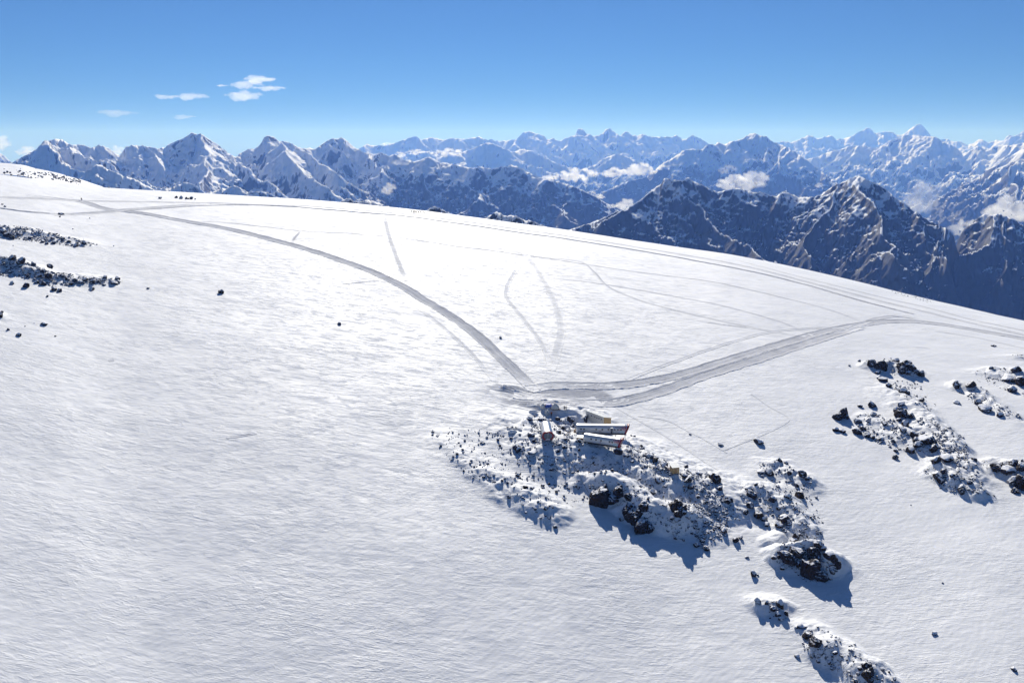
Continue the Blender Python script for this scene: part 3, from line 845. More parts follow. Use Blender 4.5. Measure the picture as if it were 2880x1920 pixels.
# dark knobs just behind the snow skyline
for (pl, d, sd, lb) in [
    (z4([(-80, 590), (-20, 565), (10, 545), (40, 533), (75, 545), (110, 560), (150, 552), (190, 543), (240, 560), (300, 580), (350, 600)]), 1700, 601, 'small rocky knob left of the hikers behind the skyline'),
    (z4([(520, 640), (580, 620), (615, 600), (650, 588), (670, 595), (690, 612), (720, 622), (750, 635), (800, 665)]), 1800, 607, 'small dark knob right of the hikers behind the skyline'),
    (z4([(960, 690), (1000, 668), (1035, 640), (1070, 624), (1100, 640), (1130, 655), (1160, 652), (1185, 650), (1215, 660), (1260, 684), (1290, 685), (1320, 690), (1360, 710), (1400, 725), (1450, 745), (1520, 790)]), 1900, 613, 'pointed snow-dusted knob behind the middle skyline'),
    ]:
    mountain('rock_knob', M['knob'], pl, d, sd, 260, 120, lb, rows=70, slope=1.0, spur_gap=0.03, jag=3.2, margin=30, base=CZ - 420, nlam=0.03, col_px=1.5)

# rounded snow hill at the far left
hs = z3([(-700, 290), (-300, 285), (0, 293), (80, 297), (170, 305), (250, 330), (330, 345), (400, 360), (480, 385), (560, 405), (620, 428), (690, 452), (760, 480), (900, 540)])
hth, ht = ray(*zip(*hs))
tt = np.linspace(hth[0], hth[-1], 420); rr = np.linspace(930, 1700, 160)
TT, RRh = np.meshgrid(tt, rr)
hsm = np.interp(tt, hth, ht)
hsm = np.convolve(np.pad(hsm, 12, mode='edge'), np.hanning(27)[1:-1] / np.hanning(27)[1:-1].sum(), mode='valid')
hz = CZ + hsm[None, :] * RRh - 140 * np.abs(1 - RRh / 1260) ** 1.9  \
    + 1.1 * fbm(RRh * np.sin(TT) / 60, RRh * np.cos(TT) / 60, 4, 71) * sstep(0, 60, np.abs(RRh - 1260) + 20)
me = grid_mesh('snow_hill', np.stack([RRh * np.sin(TT), RRh * np.cos(TT), hz], -1), True)
me.materials.append(M['snow'])
put(bpy.data.objects.new('snow_hill', me), label='rounded snow hill at the far left of the skyline', cat='hill', kind='structure')

# valley floor out to the horizon
vm, nt, out = nmat('dark_valley_floor'); k = N(nt)
pos = k.n('NewGeometry').outputs['Position']
vb = k.n('BsdfPrincipled')
k.l(k.mixc(k.ss(k.noise(pos, 0.0012, 6, 0.6), 0.35, 0.65), (0.030, 0.040, 0.020), (0.070, 0.062, 0.042)), vb.inputs['Base Color'])
vb.inputs['Roughness'].default_value = 0.9
k.l(vb.outputs[0], out.inputs['Surface'])
vx, vy = np.meshgrid(np.linspace(-44000, 44000, 60), np.linspace(-4000, 56000, 60))
vz = VALLEY - 60 + 60 * fbm(vx / 5000, vy / 5000, 3, 91)
me = grid_mesh('valley_ground', np.stack([vx, vy, vz], -1), True)
me.materials.append(vm)
put(bpy.data.objects.new('valley_ground', me), label='dark valley floor between the ranges', cat='valley', kind='structure')

# the air
HAZE_K = 4.7e-5
def haze():
    m, nt, out = nmat('mountain_air'); k = N(nt)
    v = k.n('VolumePrincipled')
    v.inputs['Color'].default_value = (0.17, 0.36, 1.0, 1)
    v.inputs['Absorption Color'].default_value = (1, 1, 1, 1)
    v.inputs['Density'].default_value = HAZE_K
    v.inputs['Anisotropy'].default_value = 0.25
    k.l(v.outputs[0], out.inputs['Volume'])
    b = MB()
    zt, zb = CZ + 1000, VALLEY - 180
    b.box((0, 26000, (zt + zb) / 2), (90000, 62000, zt - zb))
    o = b.build('haze', m, kind='stuff', label='thin blue mountain air fading the far ranges', cat='haze')
    return o
haze()

# ------------------------------------------------------------------ rocks
def rock_mesh(name, seed, sub=3, cuts=16, rough=0.10):
    R = random.Random(seed)
    bm = bmesh.new()
    bmesh.ops.create_icosphere(bm, subdivisions=sub, radius=1.0)
    for v in bm.verts: v.co = v.co * (1.0 + (0.35 if sub > 3 else 0.18) * math.sin(v.co.x * 2.3 + seed) * math.cos(v.co.y * 2.1 - seed * 1.7))
    planes = []
    for _ in range(cuts):
        n = Vector((R.gauss(0, 1), R.gauss(0, 1), R.gauss(0, 0.8))).normalized()
        planes.append((n, R.uniform(0.52, 0.92)))
    ph = [R.uniform(0, 20) for _ in range(3)]
    from mathutils import noise as mn
    for v in bm.verts:
        p = v.co.copy()
        p *= 1.0 + rough * 1.6 * mn.noise(p * 1.4 + Vector(ph))
        for n, d in planes:
            e = p.dot(n) - d
            if e > 0: p -= n * e * 0.93
        p += p.normalized() * rough * 0.7 * mn.noise(p * 4.5 + Vector(ph)) 
        v.co = p
    me = bpy.data.meshes.new(name)
    bm.to_mesh(me); bm.free()
    me.polygons.foreach_set('use_smooth', [False] * len(me.polygons))
    return me

ROCKS = [rock_mesh('boulder', 40 + i) for i in range(12)]
for r_ in ROCKS: r_.materials.append(M['rock'])
BARE = [rock_mesh('boulder', 80 + i, 4, 22, 0.16) for i in range(6)]
for r_ in BARE: r_.materials.append(M['bare_rock'])

# hand-placed rocks: (photo x, photo y, width in photo px, height/width, flag)
def zz(pts, sc, ox, oy):
    return [(ox + p[0] / sc, oy + p[1] / sc, p[2] / sc, p[3] if len(p) > 3 else 0.75) for p in pts]

P_RIGHT = zz([(1130, 172, 70), (1195, 185, 90), (1390, 180, 90), (1380, 228, 70), (1330, 150, 50), (1465, 210, 60), (1525, 258, 60), (1490, 232, 50), (1430, 250, 40), (870, 590, 70, 1.0), (912, 570, 70, 1.3), (940, 600, 50), (1045, 510, 40), (1140, 502, 60), (1380, 568, 95), (1340, 548, 60),
  (1410, 655, 65, .9), (1390, 703, 45, 1.0), (1355, 620, 45), (1240, 655, 40), (1025, 715, 70), (1065, 690, 50), (1370, 495, 60), (1500, 822, 65), (1555, 780, 110), (1490, 780, 60), (1610, 785, 90), (1640, 848, 70), (1450, 862, 75), (1310, 790, 42), (1330, 870, 32), (1320, 922, 36),
  (1650, 940, 75), (1730, 932, 110, .4), (1670, 1062, 80), (1690, 1105, 60), (1708, 1030, 45), (1780, 1066, 38), (1860, 1160, 55), (1855, 1190, 50), (1920, 1120, 38), (1950, 935, 34), (1535, 465, 42), (1475, 745, 60), (1270, 345, 48), (1385, 390, 60), (1430, 410, 40), (1038, 152, 24), (958, 190, 18),
  (1185, 240, 66, .4), (1195, 285, 40), (1228, 300, 64), (1815, 342, 66), (1930, 342, 66), (2042, 533, 100, .5), (1985, 480, 60), (2160, 580, 46), (2100, 30, 28), (2125, 34, 16), (2090, 210, 32), (2290, 220, 70), (2235, 290, 120, .35), (2320, 320, 95), (2300, 300, 60), (2260, 380, 70), (2260, 962, 80), (2140, 990, 70),
  (2230, 1015, 100, .5), (2280, 1110, 100), (2330, 1115, 100, .9), (2275, 1190, 44), (2320, 1000, 70), (240, 790, 100, .5), (1815, 480, 60, .4), (1155, 765, 40), (1210, 775, 50), (850, 700, 50), (905, 710, 60, .5), (1100, 740, 60), (1150, 575, 50), (1025, 630, 60), (1450, 590, 60), (1520, 810, 50)], 2.834, 2050, 960)
P_MID = zz([(325, 1045, 75), (405, 945, 42), (455, 965, 36), (585, 1055, 70), (625, 1085, 50), (555, 1215, 70, .9), (480, 1045, 48), (540, 1145, 40), (180, 1215, 75), (170, 1300, 66), (350, 1252, 60), (230, 1375, 70), (280, 1410, 50), (440, 1395, 76), (465, 1228, 60), (385, 1455, 60), (475, 1440, 56), (130, 1355, 48),
  (300, 1450, 48), (12, 1262, 50), (97, 1225, 22), (215, 1135, 40), (255, 1035, 60, .5), (695, 1235, 30), (530, 1325, 40), (400, 1330, 36), (1450, 1300, 10), (490, 1250, 30)], 2.834, 2050, 960)
P_LOW = zz([(760, 290, 100, .5), (820, 255, 90, .5), (900, 370, 110, 1.0), (945, 400, 80, .9), (985, 420, 80, .8), (925, 265, 70, 1.0), (945, 300, 60), (1030, 280, 70), (1065, 300, 50), (1095, 350, 40, 1.4), (795, 345, 34), (825, 350, 42), (1060, 400, 34), (748, 226, 24), (810, 158, 60), (800, 185, 50), (745, 40, 66), (965, 215, 66), (990, 235, 50), (700, 90, 46),
  (665, 300, 34), (695, 298, 30), (720, 376, 34), (550, 590, 60, .5), (705, 612, 56, .9), (658, 643, 40), (690, 685, 42), (745, 680, 34), (710, 715, 32), (618, 606, 34), (840, 765, 42), (812, 778, 20), (890, 822, 60), (945, 868, 66), (1078, 943, 34), (965, 1002, 26), (1290, 1028, 50), (1300, 1080, 66, 1.2), (1310, 1120, 50), (1240, 1050, 30), (920, 972, 24), (1040, 1012, 24),
  (1745, 812, 32), (2285, 1055, 32), (1800, 473, 13), (1480, 1120, 28), (1395, 1055, 30), (1210, 890, 18), (400, 185, 42), (440, 170, 30), (140, 215, 42), (175, 192, 40), (205, 240, 42), (325, 125, 46), (525, 415, 44), (555, 420, 16), (820, 965, 34), (615, 75, 40), (1215, 1140, 30), (870, 770, 24), (1110, 870, 16), (1170, 925, 12), (1440, 1075, 20), (1230, 1090, 24), (480, 300, 30, .4)], 2.4, 1900, 1440)
P_KNOLL = zz([(1215, 1050, 60, 1.0), (1655, 1180, 85, .8), (1700, 1190, 50), (1985, 890, 95, .9), (1950, 880, 60), (1400, 690, 90, .55), (1450, 720, 60), (1540, 775, 70), (1555, 800, 50), (1740, 905, 70), (1760, 960, 55), (1710, 870, 60), (838, 370, 50, 1.0), (445, 368, 62, .6), (590, 362, 62, .6), (710, 372, 64), (345, 362, 62), (500, 385, 44, .9), (355, 505, 75), (225, 612, 70), (240, 640, 60), (360, 662, 80, .4), (655, 615, 50), (585, 648, 50),
  (235, 860, 42, .9), (345, 775, 30), (40, 922, 22), (98, 908, 25), (160, 1050, 42), (300, 968, 44), (320, 965, 26), (485, 1155, 44), (572, 1315, 40), (1070, 820, 32), (910, 750, 28), (1115, 745, 24), (1318, 960, 32), (1388, 1070, 32, .9), (1150, 1250, 46), (1630, 1412, 38), (1700, 1435, 26), (1815, 1472, 52), (1860, 1440, 50), (1900, 1507, 52), (2060, 1350, 56), (2155, 1432, 56), (2205, 1410, 42),
  (2020, 980, 55), (2090, 1090, 60), (2070, 1060, 40), (1725, 785, 40), (1250, 745, 32), (1210, 690, 36), (535, 805, 60, .5), (460, 950, 42), (515, 935, 30), (580, 1010, 32), (770, 970, 36), (650, 1075, 26), (1130, 650, 80), (65, 550, 34), (180, 537, 34), (80, 600, 30), (1330, 607, 28), (1350, 625, 24), (1420, 1005, 60), (1470, 895, 60), (1480, 920, 46),
  (1270, 520, 24), (1240, 515, 22), (1340, 1110, 50), (1205, 960, 20), (1180, 690, 30), (1600, 1240, 36), (1750, 1240, 30), (1950, 1270, 34), (2010, 1320, 40), (1830, 1050, 40), (1890, 1100, 40), (1540, 960, 34), (1860, 1000, 34), (1990, 1180, 34), (440, 1240, 26), (395, 1160, 30), (310, 1190, 26), (520, 1240, 30), (740, 960, 34), (430, 715, 34), (780, 640, 30), (680, 470, 40), (640, 440, 50), (600, 480, 40), (660, 540, 36), (720, 430, 36), (780, 560, 44), (380, 560, 40), (770, 820, 28), (1760, 500, 26, .5), (2025, 590, 60, .35)], 3.136, 1380, 1060)
P_LEFT = zz([(30, 440, 60), (62, 470, 66), (98, 490, 50), (20, 216, 16), (40, 233, 22), (505, 297, 50, .4), (490, 316, 20), (385, 535, 32), (520, 494, 26), (105, 650, 56), (178, 680, 66), (270, 705, 62, .6), (410, 726, 56), (350, 760, 54), (400, 800, 66), (330, 802, 40), (350, 862, 54), (100, 860, 38), (212, 880, 50, .9), (440, 906, 54), (485, 920, 42), (388, 966, 20), (580, 868, 36),
  (750, 908, 62, .45), (855, 810, 36), (960, 822, 54), (930, 855, 72, .55), (968, 845, 50), (1210, 900, 28, .5), (1805, 930, 46, .8), (362, 1188, 66, .5), (205, 1210, 11), (67, 1237, 26), (152, 1280, 42), (452, 1290, 16), (10, 1130, 34, .9), (15, 1095, 24), (595, 417, 11), (735, 330, 12), (690, 532, 44), (620, 552, 44), (158, 690, 50), (760, 850, 52), (850, 870, 34, .5), (660, 850, 46), (610, 835, 46),
  (10, 1110, 30), (430, 490, 40), (350, 520, 40), (250, 490, 40), (210, 490, 36), (150, 460, 36), (440, 530, 40), (560, 520, 36), (80, 770, 30), (230, 800, 40), (300, 850, 40), (500, 800, 40), (545, 820, 36), (700, 830, 40), (800, 840, 40), (280, 1186, 9), (108, 553, 10), (930, 555, 12)], 2.904, 0, 500)
P_LONE = [(955, 910, 12, .7), (1408, 949, 9, .6), (300, 480, 7, .7), (1940, 1219, 8, .4)]

BIG = zz([(985, 1000, 190, .75), (1080, 1045, 110, .55), (1135, 985, 95, .9), (920, 1010, 80, .7), (1220, 1140, 90, .8), (1270, 1205, 120, .8), (1330, 1270, 130, .7), (1385, 1300, 90, .8), (1345, 1120, 70, .8), (1640, 1105, 110, .9), (1310, 1180, 60, .8), (1680, 1150, 90, .7)], 3.136, 1380, 1060)

n_rock = 0
def place_rock(px, py, w, asp, label, group, bare=False, sink=0.28, seed=None):
    global n_rock
    n_rock += 1
    R = random.Random(1000 + n_rock if seed is None else seed)
    p = hit(px, py + w * asp * 0.30)
    dist = (p - Vector((0, 0, CZ))).length
    wm = w * dist / FPX
    me = R.choice(BARE if bare else ROCKS)
    o = bpy.data.objects.new('boulder', me)
    hgt = wm * asp
    wm *= (1.25 if bare == 'face' else 1.55) if bare else 1.0
    hgt *= (1.25 if bare == 'face' else 1.6) if bare else 0.98
    o.scale = (wm * 0.55 * R.uniform(0.95, 1.1), wm * 0.5 * R.uniform(0.8, 1.1), hgt * 0.62 * R.uniform(0.9, 1.1))
    o.rotation_euler = (R.uniform(-0.25, 0.25), R.uniform(-0.25, 0.25), R.uniform(0, 6.28))
    o.location = p + Vector((0, 0, hgt * (0.5 - sink) * 0.9))
    put(o, label=label, cat='boulder', group=group)
    return o

def size_word(w):
    return 'large' if w > 24 else ('mid-sized' if w > 13 else 'small')

SPECIAL = {}   # list index -> its own label
for i, p in enumerate(BIG):
    lab = ['huge dark brown crag left under the long front cabin', 'dark crag between the two rounded heads below the cabins', 'rounded dark crag head with a snow spot below the front cabin', 'left shoulder of the dark crag below the cabins', 'steep dark crag at the top of the snow-streaked cliff', 'dark crag in the middle of the snow-streaked cliff', 'tall dark crag near the foot of the snow-streaked cliff',
           'lowest dark crag at the foot of the snow-streaked cliff', 'dark block topping the snow-streaked cliff on its right', 'big rounded black boulder alone on the shaded slope under the wooden hut', 'small crag wedged in the snow-streaked cliff', 'black block under the big rounded boulder below the wooden hut'][i]
    place_rock(*p[:4], lab, 'crags below the cabins', bare=True, sink=0.62)

AREAS = [('KNOLL', P_KNOLL, 'on the rocky knoll around the cabins', 'boulders on the cabin knoll'),
         ('RIGHT', P_RIGHT, 'in the rocky strips at the right edge', 'boulders in the right-hand rocks'),
         ('MID', P_MID, 'on the mound right of the cabin knoll', 'boulders on the mound right of the cabins'),
         ('LOW', P_LOW, 'around the lower right outcrops', 'boulders around the lower right outcrops'),
         ('LEFT', P_LEFT, 'along the moraine ribs at the left edge', 'boulders along the left moraine ribs')]
OWN = {('LEFT', 29): 'lone brown boulder with thin poles stuck beside it', ('LEFT', 28): 'small flat stone alone right of the left moraine rib', ('LEFT', 30): 'flat brown boulder alone on snow below the left rib',
       ('LEFT', 33): 'black boulder lowest of the scatter below the left ribs', ('LEFT', 23): 'low boulder with a snow stripe just under the rib end',
       ('RIGHT', 9): 'reddish brown left half of the split block on open snow', ('RIGHT', 10): 'tall dark right half of the split block on open snow', ('RIGHT', 69): 'snow-covered low hump alone between the knoll and the right rocks',
       ('RIGHT', 54): 'long dark boulder at the foot of the upper right rib', ('LOW', 42): 'lone dark boulder on the empty lower right slope', ('LOW', 43): 'dark pointed stone near the bottom right corner', ('LOW', 44): 'tiny dark stone alone on the right slope',
       ('LOW', 2): 'biggest dark crag on the domed outcrop', ('LOW', 0): 'left dark brow of the domed outcrop', ('LOW', 32): 'dark head rock at the top of the bottom outcrop', ('LOW', 33): 'black boulder just under the head of the bottom outcrop', ('LOW', 37): 'steep black crag at the right end of the bottom outcrop', ('LOW', 52): 'snow-crusted stone pair left of the domed outcrop',
       ('KNOLL', 28): 'dark boulder alone on snow left of the knoll', ('KNOLL', 32): 'dark stone on the snow hump below the knoll', ('KNOLL', 38): 'dark block lying in the crag shadow below the knoll', ('KNOLL', 127): 'small snow-capped stone on open snow behind the cabins', ('KNOLL', 128): 'flat snow-covered stone on open snow behind the cabins'}
ROCK_LIST = []
FACES = {('LOW', i) for i in (0, 1, 2, 3, 4, 5, 6, 8, 9, 32, 33, 36, 37, 38)} | {('RIGHT', i) for i in (1, 2, 9, 10, 14, 31, 41, 42, 66, 69, 70)} | {('KNOLL', i) for i in (0, 1, 3, 6, 10)} | {('MID', i) for i in (5, 8, 11)}
for key, lst, where, grp in AREAS:
    for i, p in enumerate(lst):
        if (key, i) in OWN:
            ROCK_LIST.append((p, OWN[(key, i)], None, (key, i) in FACES))
        else:
            sw = size_word(p[2])
            ROCK_LIST.append((p, '%s dark snow-dusted boulder %s' % (sw, where), '%s %s' % (sw, grp), (key, i) in FACES))
for p, lab in zip(P_LONE, ['lone grey stone left of the broad snow road', 'tiny dark stone right of the broad snow road', 'dark stone beside the upper tracks at the left', 'small dark stone on the snow right of the cabins']):
    ROCK_LIST.append((p, lab, None, False))
for p, lab, grp, face in ROCK_LIST:
    place_rock(p[0], p[1], p[2] * (0.88 if p[0] < 420 else 1.05), p[3], lab, grp, bare='face' if face else False, sink=0.42 if face else 0.28)
print('boulders', n_rock)

# loose rubble: thousands of small stones, one sheet of stuff per stony area
def poly_in(px, py, poly):
    c = np.zeros(len(px), bool)
    n = len(poly)
    for i in range(n):
        x1, y1 = poly[i]; x2, y2 = poly[(i + 1) % n]
        c ^= ((y1 > py) != (y2 > py)) & (px < (x2 - x1) * (py - y1) / (y2 - y1 + 1e-9) + x1)
    return c

ICO = []
for i in range(10):
    m_ = rock_mesh('stone', 300 + i, 1, 9, 0.12)
    V = np.zeros(len(m_.vertices) * 3, np.float32); m_.vertices.foreach_get('co', V)
    F = np.zeros(len(m_.polygons) * 3, np.int32); m_.polygons.foreach_get('vertices', F)
    ICO.append((V.reshape(-1, 3), F.reshape(-1, 3)))
    bpy.data.meshes.remove(m_)

def rubble(name, polys, n, smin, smax, label, seed, clump=16.0, thr=0.0):
    """polys in 2352-px view coordinates; stones get true sizes in metres"""
    R = np.random.default_rng(seed)
    VV, FF = [], []; nv = 0; got = 0
    tot = sum((max(p[0] for p in q) - min(p[0] for p in q)) * (max(p[1] for p in q) - min(p[1] for p in q)) for q in polys)
    for q in polys:
        x0, x1 = min(p[0] for p in q), max(p[0] for p in q); y0, y1 = min(p[1] for p in q), max(p[1] for p in q)
        m = int(n * (x1 - x0) * (y1 - y0) / tot * 3.2)
        xs = R.uniform(x0, x1, m); ys = R.uniform(y0, y1, m)
        ok = poly_in(xs, ys, q) & (pn(xs / clump, ys / clump, seed) + 0.5 * pn(xs / clump * 2.7, ys / clump * 2.7, seed + 1) + R.normal(0, 0.18, m) > thr + 0.12)
        for x, y in zip(xs[ok], ys[ok]):
            X, Y, r = unproject(x * DS, y * DS, ground_fast)
            P_ = (X, Y)
            s = smin * (smax / smin) ** (R.random() ** 2.2)
            V, F = ICO[R.integers(0, 10)]
            a = R.uniform(0, 6.28); c_, s_ = math.cos(a), math.sin(a)
            sc = np.array([s * 0.5 * R.uniform(0.8, 1.3), s * 0.5 * R.uniform(0.7, 1.1), s * 0.5 * R.uniform(0.6, 1.0)])
            W = V * sc
            W = np.stack([W[:, 0] * c_ - W[:, 1] * s_, W[:, 0] * s_ + W[:, 1] * c_, W[:, 2]], 1)
            W = W + np.array([X, Y, 0.0])
            VV.append((W, s * 0.12)); FF.append(F + nv); nv += len(V)
    if not VV: return
    cx = np.array([w.mean(0) for w, _ in VV])
    gz, _ = ground(cx[:, 0], cx[:, 1])
    V = np.concatenate([w + np.array([0, 0, z + l]) for (w, l), z in zip(VV, gz)])
    me = tri_mesh(name, V, np.concatenate(FF))
    me.materials.append(M['rock'])
    put(bpy.data.objects.new(name, me), label=label, cat='rubble', kind='stuff')
    print(name, len(VV))

# height table along azimuth, so that thousands of stones can be placed quickly
_ca = np.linspace(math.radians(-36), math.radians(36), 721); _cr = np.geomspace(150, 1250, 900)
_CA, _CR = np.meshgrid(_ca, _cr)
_CZ = ground_polar(_CR, _CA)
def ground_fast(r, th):
    j = np.clip((th[0] - _ca[0]) / (_ca[1] - _ca[0]), 0, 719.999); j0 = int(j); f = j - j0
    col = _CZ[:, j0] * (1 - f) + _CZ[:, j0 + 1] * f
    return np.interp(r, _cr, col)

rubble('rubble', [[(975, 968), (1060, 985), (1150, 985), (1205, 950), (1250, 945), (1262, 1010), (1330, 1010), (1345, 960), (1360, 1020), (1440, 1035), (1440, 1010), (1540, 1065), (1640, 1085), (1678, 1150), (1672, 1230), (1600, 1265), (1500, 1200), (1420, 1150), (1300, 1165), (1270, 1195), (1180, 1150), (1060, 1085), (985, 1000)]],
       2600, 0.45, 1.8, 'dark stones scattered over the snowy knoll around the cabins', 1)
rubble('rubble', [[(1215, 945), (1262, 958), (1330, 975), (1350, 1010), (1330, 1030), (1225, 1020)], [(1635, 1085), (1676, 1150), (1672, 1230), (1600, 1240), (1570, 1130), (1560, 1080)], [(1440, 1010), (1570, 1080), (1540, 1100), (1440, 1045)]],
       1700, 0.4, 1.6, 'denser dark rubble between the cabins and along the knoll edge', 2, thr=-0.2)
rubble('rubble', [[(1735, 1070), (1790, 1052), (1865, 1100), (1860, 1140), (1890, 1200), (1885, 1235), (1800, 1225), (1760, 1185), (1705, 1160), (1712, 1120), (1750, 1100)], [(1790, 1245), (1870, 1225), (1925, 1290), (1920, 1330), (1860, 1340), (1795, 1300)]],
       1500, 0.4, 1.6, 'dark stones on the mound right of the cabin knoll', 3)
rubble('rubble', [[(1988, 828), (2050, 822), (2122, 858), (2095, 870), (2040, 858)], [(2040, 870), (2110, 880), (2150, 930), (2140, 945), (2060, 910)], [(1985, 945), (2150, 960), (2210, 1000), (2240, 1060), (2260, 1120), (2290, 1140), (2220, 1130), (2160, 1130), (2120, 1080), (2200, 1075), (2170, 1040), (2080, 1040), (1960, 1000), (1960, 960)], [(2160, 960), (2215, 1010), (2250, 1090), (2200, 1070), (2130, 1010)]],
       3600, 0.4, 1.7, 'dark stones streaming down the right-hand rock strip', 4)
rubble('rubble', [[(2195, 880), (2250, 885), (2352, 960), (2330, 965), (2240, 930), (2200, 900)], [(2235, 850), (2400, 840), (2400, 930), (2320, 900), (2245, 875)], [(2315, 815), (2400, 812), (2400, 838)], [(2280, 1065), (2400, 1050), (2400, 1115), (2300, 1090)]],
       1500, 0.4, 1.6, 'dark stones at the far right edge', 5)
rubble('rubble', [[(1735, 1378), (1800, 1380), (1808, 1420), (1770, 1420)], [(1830, 1435), (1890, 1440), (1990, 1500), (2060, 1568), (1960, 1568), (1850, 1500)]],
       420, 0.35, 1.3, 'few dark stones on the lower right outcrops', 6)
rubble('rubble', [[(-20, 515), (70, 522), (150, 542), (225, 562), (180, 568), (80, 556), (-20, 545)], [(-20, 585), (50, 598), (110, 622), (200, 635), (275, 640), (270, 655), (180, 652), (120, 660), (60, 640), (-20, 630)]],
       2400, 0.45, 2.0, 'dark moraine stones on the two ribs at the left edge', 7, thr=-0.25)
rubble('rubble', [[(2050, 667), (2140, 691), (2135, 696), (2045, 671)]], 70, 0.6, 1.5, 'small stones on the skyline at the right', 9, thr=-0.6)

# stones on the far left hill
R_ = np.random.default_rng(55); VV, FF, nv = [], [], 0
for _ in range(520):
    zx = R_.uniform(20, 560); zy = 352 + (zx / 560) * 66 + R_.normal(0, 14) - 14 * math.sin(zx / 560 * 3.1)
    if pn(zx / 60, zy / 14, 77) + R_.normal(0, 0.3) + (zx - 250) / 900 < 0.0: continue
    th_, t_ = ray(zx / 2.45, 340 + zy / 2.45)
    ra = np.linspace(935, 1255, 300)
    za = CZ + np.interp(th_, tt, hsm) * ra - 140 * np.abs(1 - ra / 1260) ** 1.9
    i_ = np.nonzero(za >= CZ + t_ * ra)[0]
    if len(i_) == 0: continue
    r_ = ra[i_[0]]; s_ = 1.0 * (3.2) ** (R_.random() ** 2)
    V, F = ICO[R_.integers(0, 10)]
    VV.append(V * s_ * 0.5 + np.array([r_ * math.sin(th_), r_ * math.cos(th_), za[i_[0]] + 0.1 * s_])); FF.append(F + nv); nv += len(V)
me = tri_mesh('rubble', np.concatenate(VV), np.concatenate(FF)); me.materials.append(M['rock'])
put(bpy.data.objects.new('rubble', me), label='dark stones across the snow hill at the far left', cat='rubble', kind='stuff')

# ------------------------------------------------------------------ the cabins
M['white_shell'] = make_plain('white_aluminium_shell', (0.66, 0.67, 0.69), 0.32, 0.5, 0.25, 0.05, 0.6)
M['red'] = make_plain('red_painted_metal', (0.30, 0.008, 0.010), 0.4, 0.5, 0, 0.1)
M['pale_red'] = make_plain('faded_red_print', (0.55, 0.10, 0.11), 0.4, 0.5, 0, 0.1)
M['pale_teal'] = make_plain('pale_teal_print', (0.55, 0.70, 0.74), 0.4, 0.5, 0, 0.1)
M['glass'] = make_plain('dark_glazing', (0.035, 0.04, 0.05), 0.12, 0.6, 0, 0.1)
M['grey_glass'] = make_plain('grey_glazing', (0.17, 0.18, 0.20), 0.25, 0.6, 0, 0.1)
M['steel'] = make_plain('grey_steel', (0.32, 0.33, 0.35), 0.45, 0.5, 0.6, 0.1)
M['dark_steel'] = make_plain('dark_steel', (0.07, 0.07, 0.075), 0.5, 0.5, 0.4, 0.1)
M['solar'] = make_plain('blue_grey_solar_cell', (0.16, 0.22, 0.34), 0.2, 0.6, 0, 0.1)
M['beige'] = make_plain('beige_wall_panel', (0.66, 0.64, 0.58), 0.6, 0.3, 0, 0.08)
M['roof_grey'] = make_plain('grey_metal_roof', (0.52, 0.54, 0.55), 0.45, 0.4, 0.3, 0.08)
M['ply'] = make_plain('yellow_plywood', (0.50, 0.34, 0.15), 0.6, 0.3, 0, 0.12)
M['ply_dark'] = make_plain('brown_plywood', (0.36, 0.22, 0.10), 0.6, 0.3, 0, 0.12)
M['white'] = make_plain('white_panel', (0.78, 0.78, 0.78), 0.5, 0.4, 0, 0.05)
M['canvas'] = make_plain('white_canvas', (0.66, 0.65, 0.62), 0.8, 0.2, 0, 0.1, 1.0, 0.1)
M['blue_tarp'] = make_plain('blue_tarpaulin', (0.03, 0.10, 0.50), 0.5, 0.4, 0, 0.1, 1.5, 0.2)
M['wood'] = make_plain('weathered_wood', (0.22, 0.15, 0.10), 0.8, 0.2, 0, 0.2)

def outline(hw, hh, zc, n=28, e=2.6, off=0.0):
    out = []
    for i in range(n):
        a = 2 * math.pi * i / n
        c, s = math.cos(a), math.sin(a)
        out.append(((hw + off) * math.copysign(abs(c) ** (2 / e), c), zc + (hh + off) * math.copysign(abs(s) ** (2 / e), s)))
    return out

def gz_at(x, y):
    return float(ground(np.array([x]), np.array([y]), True)[0][0])

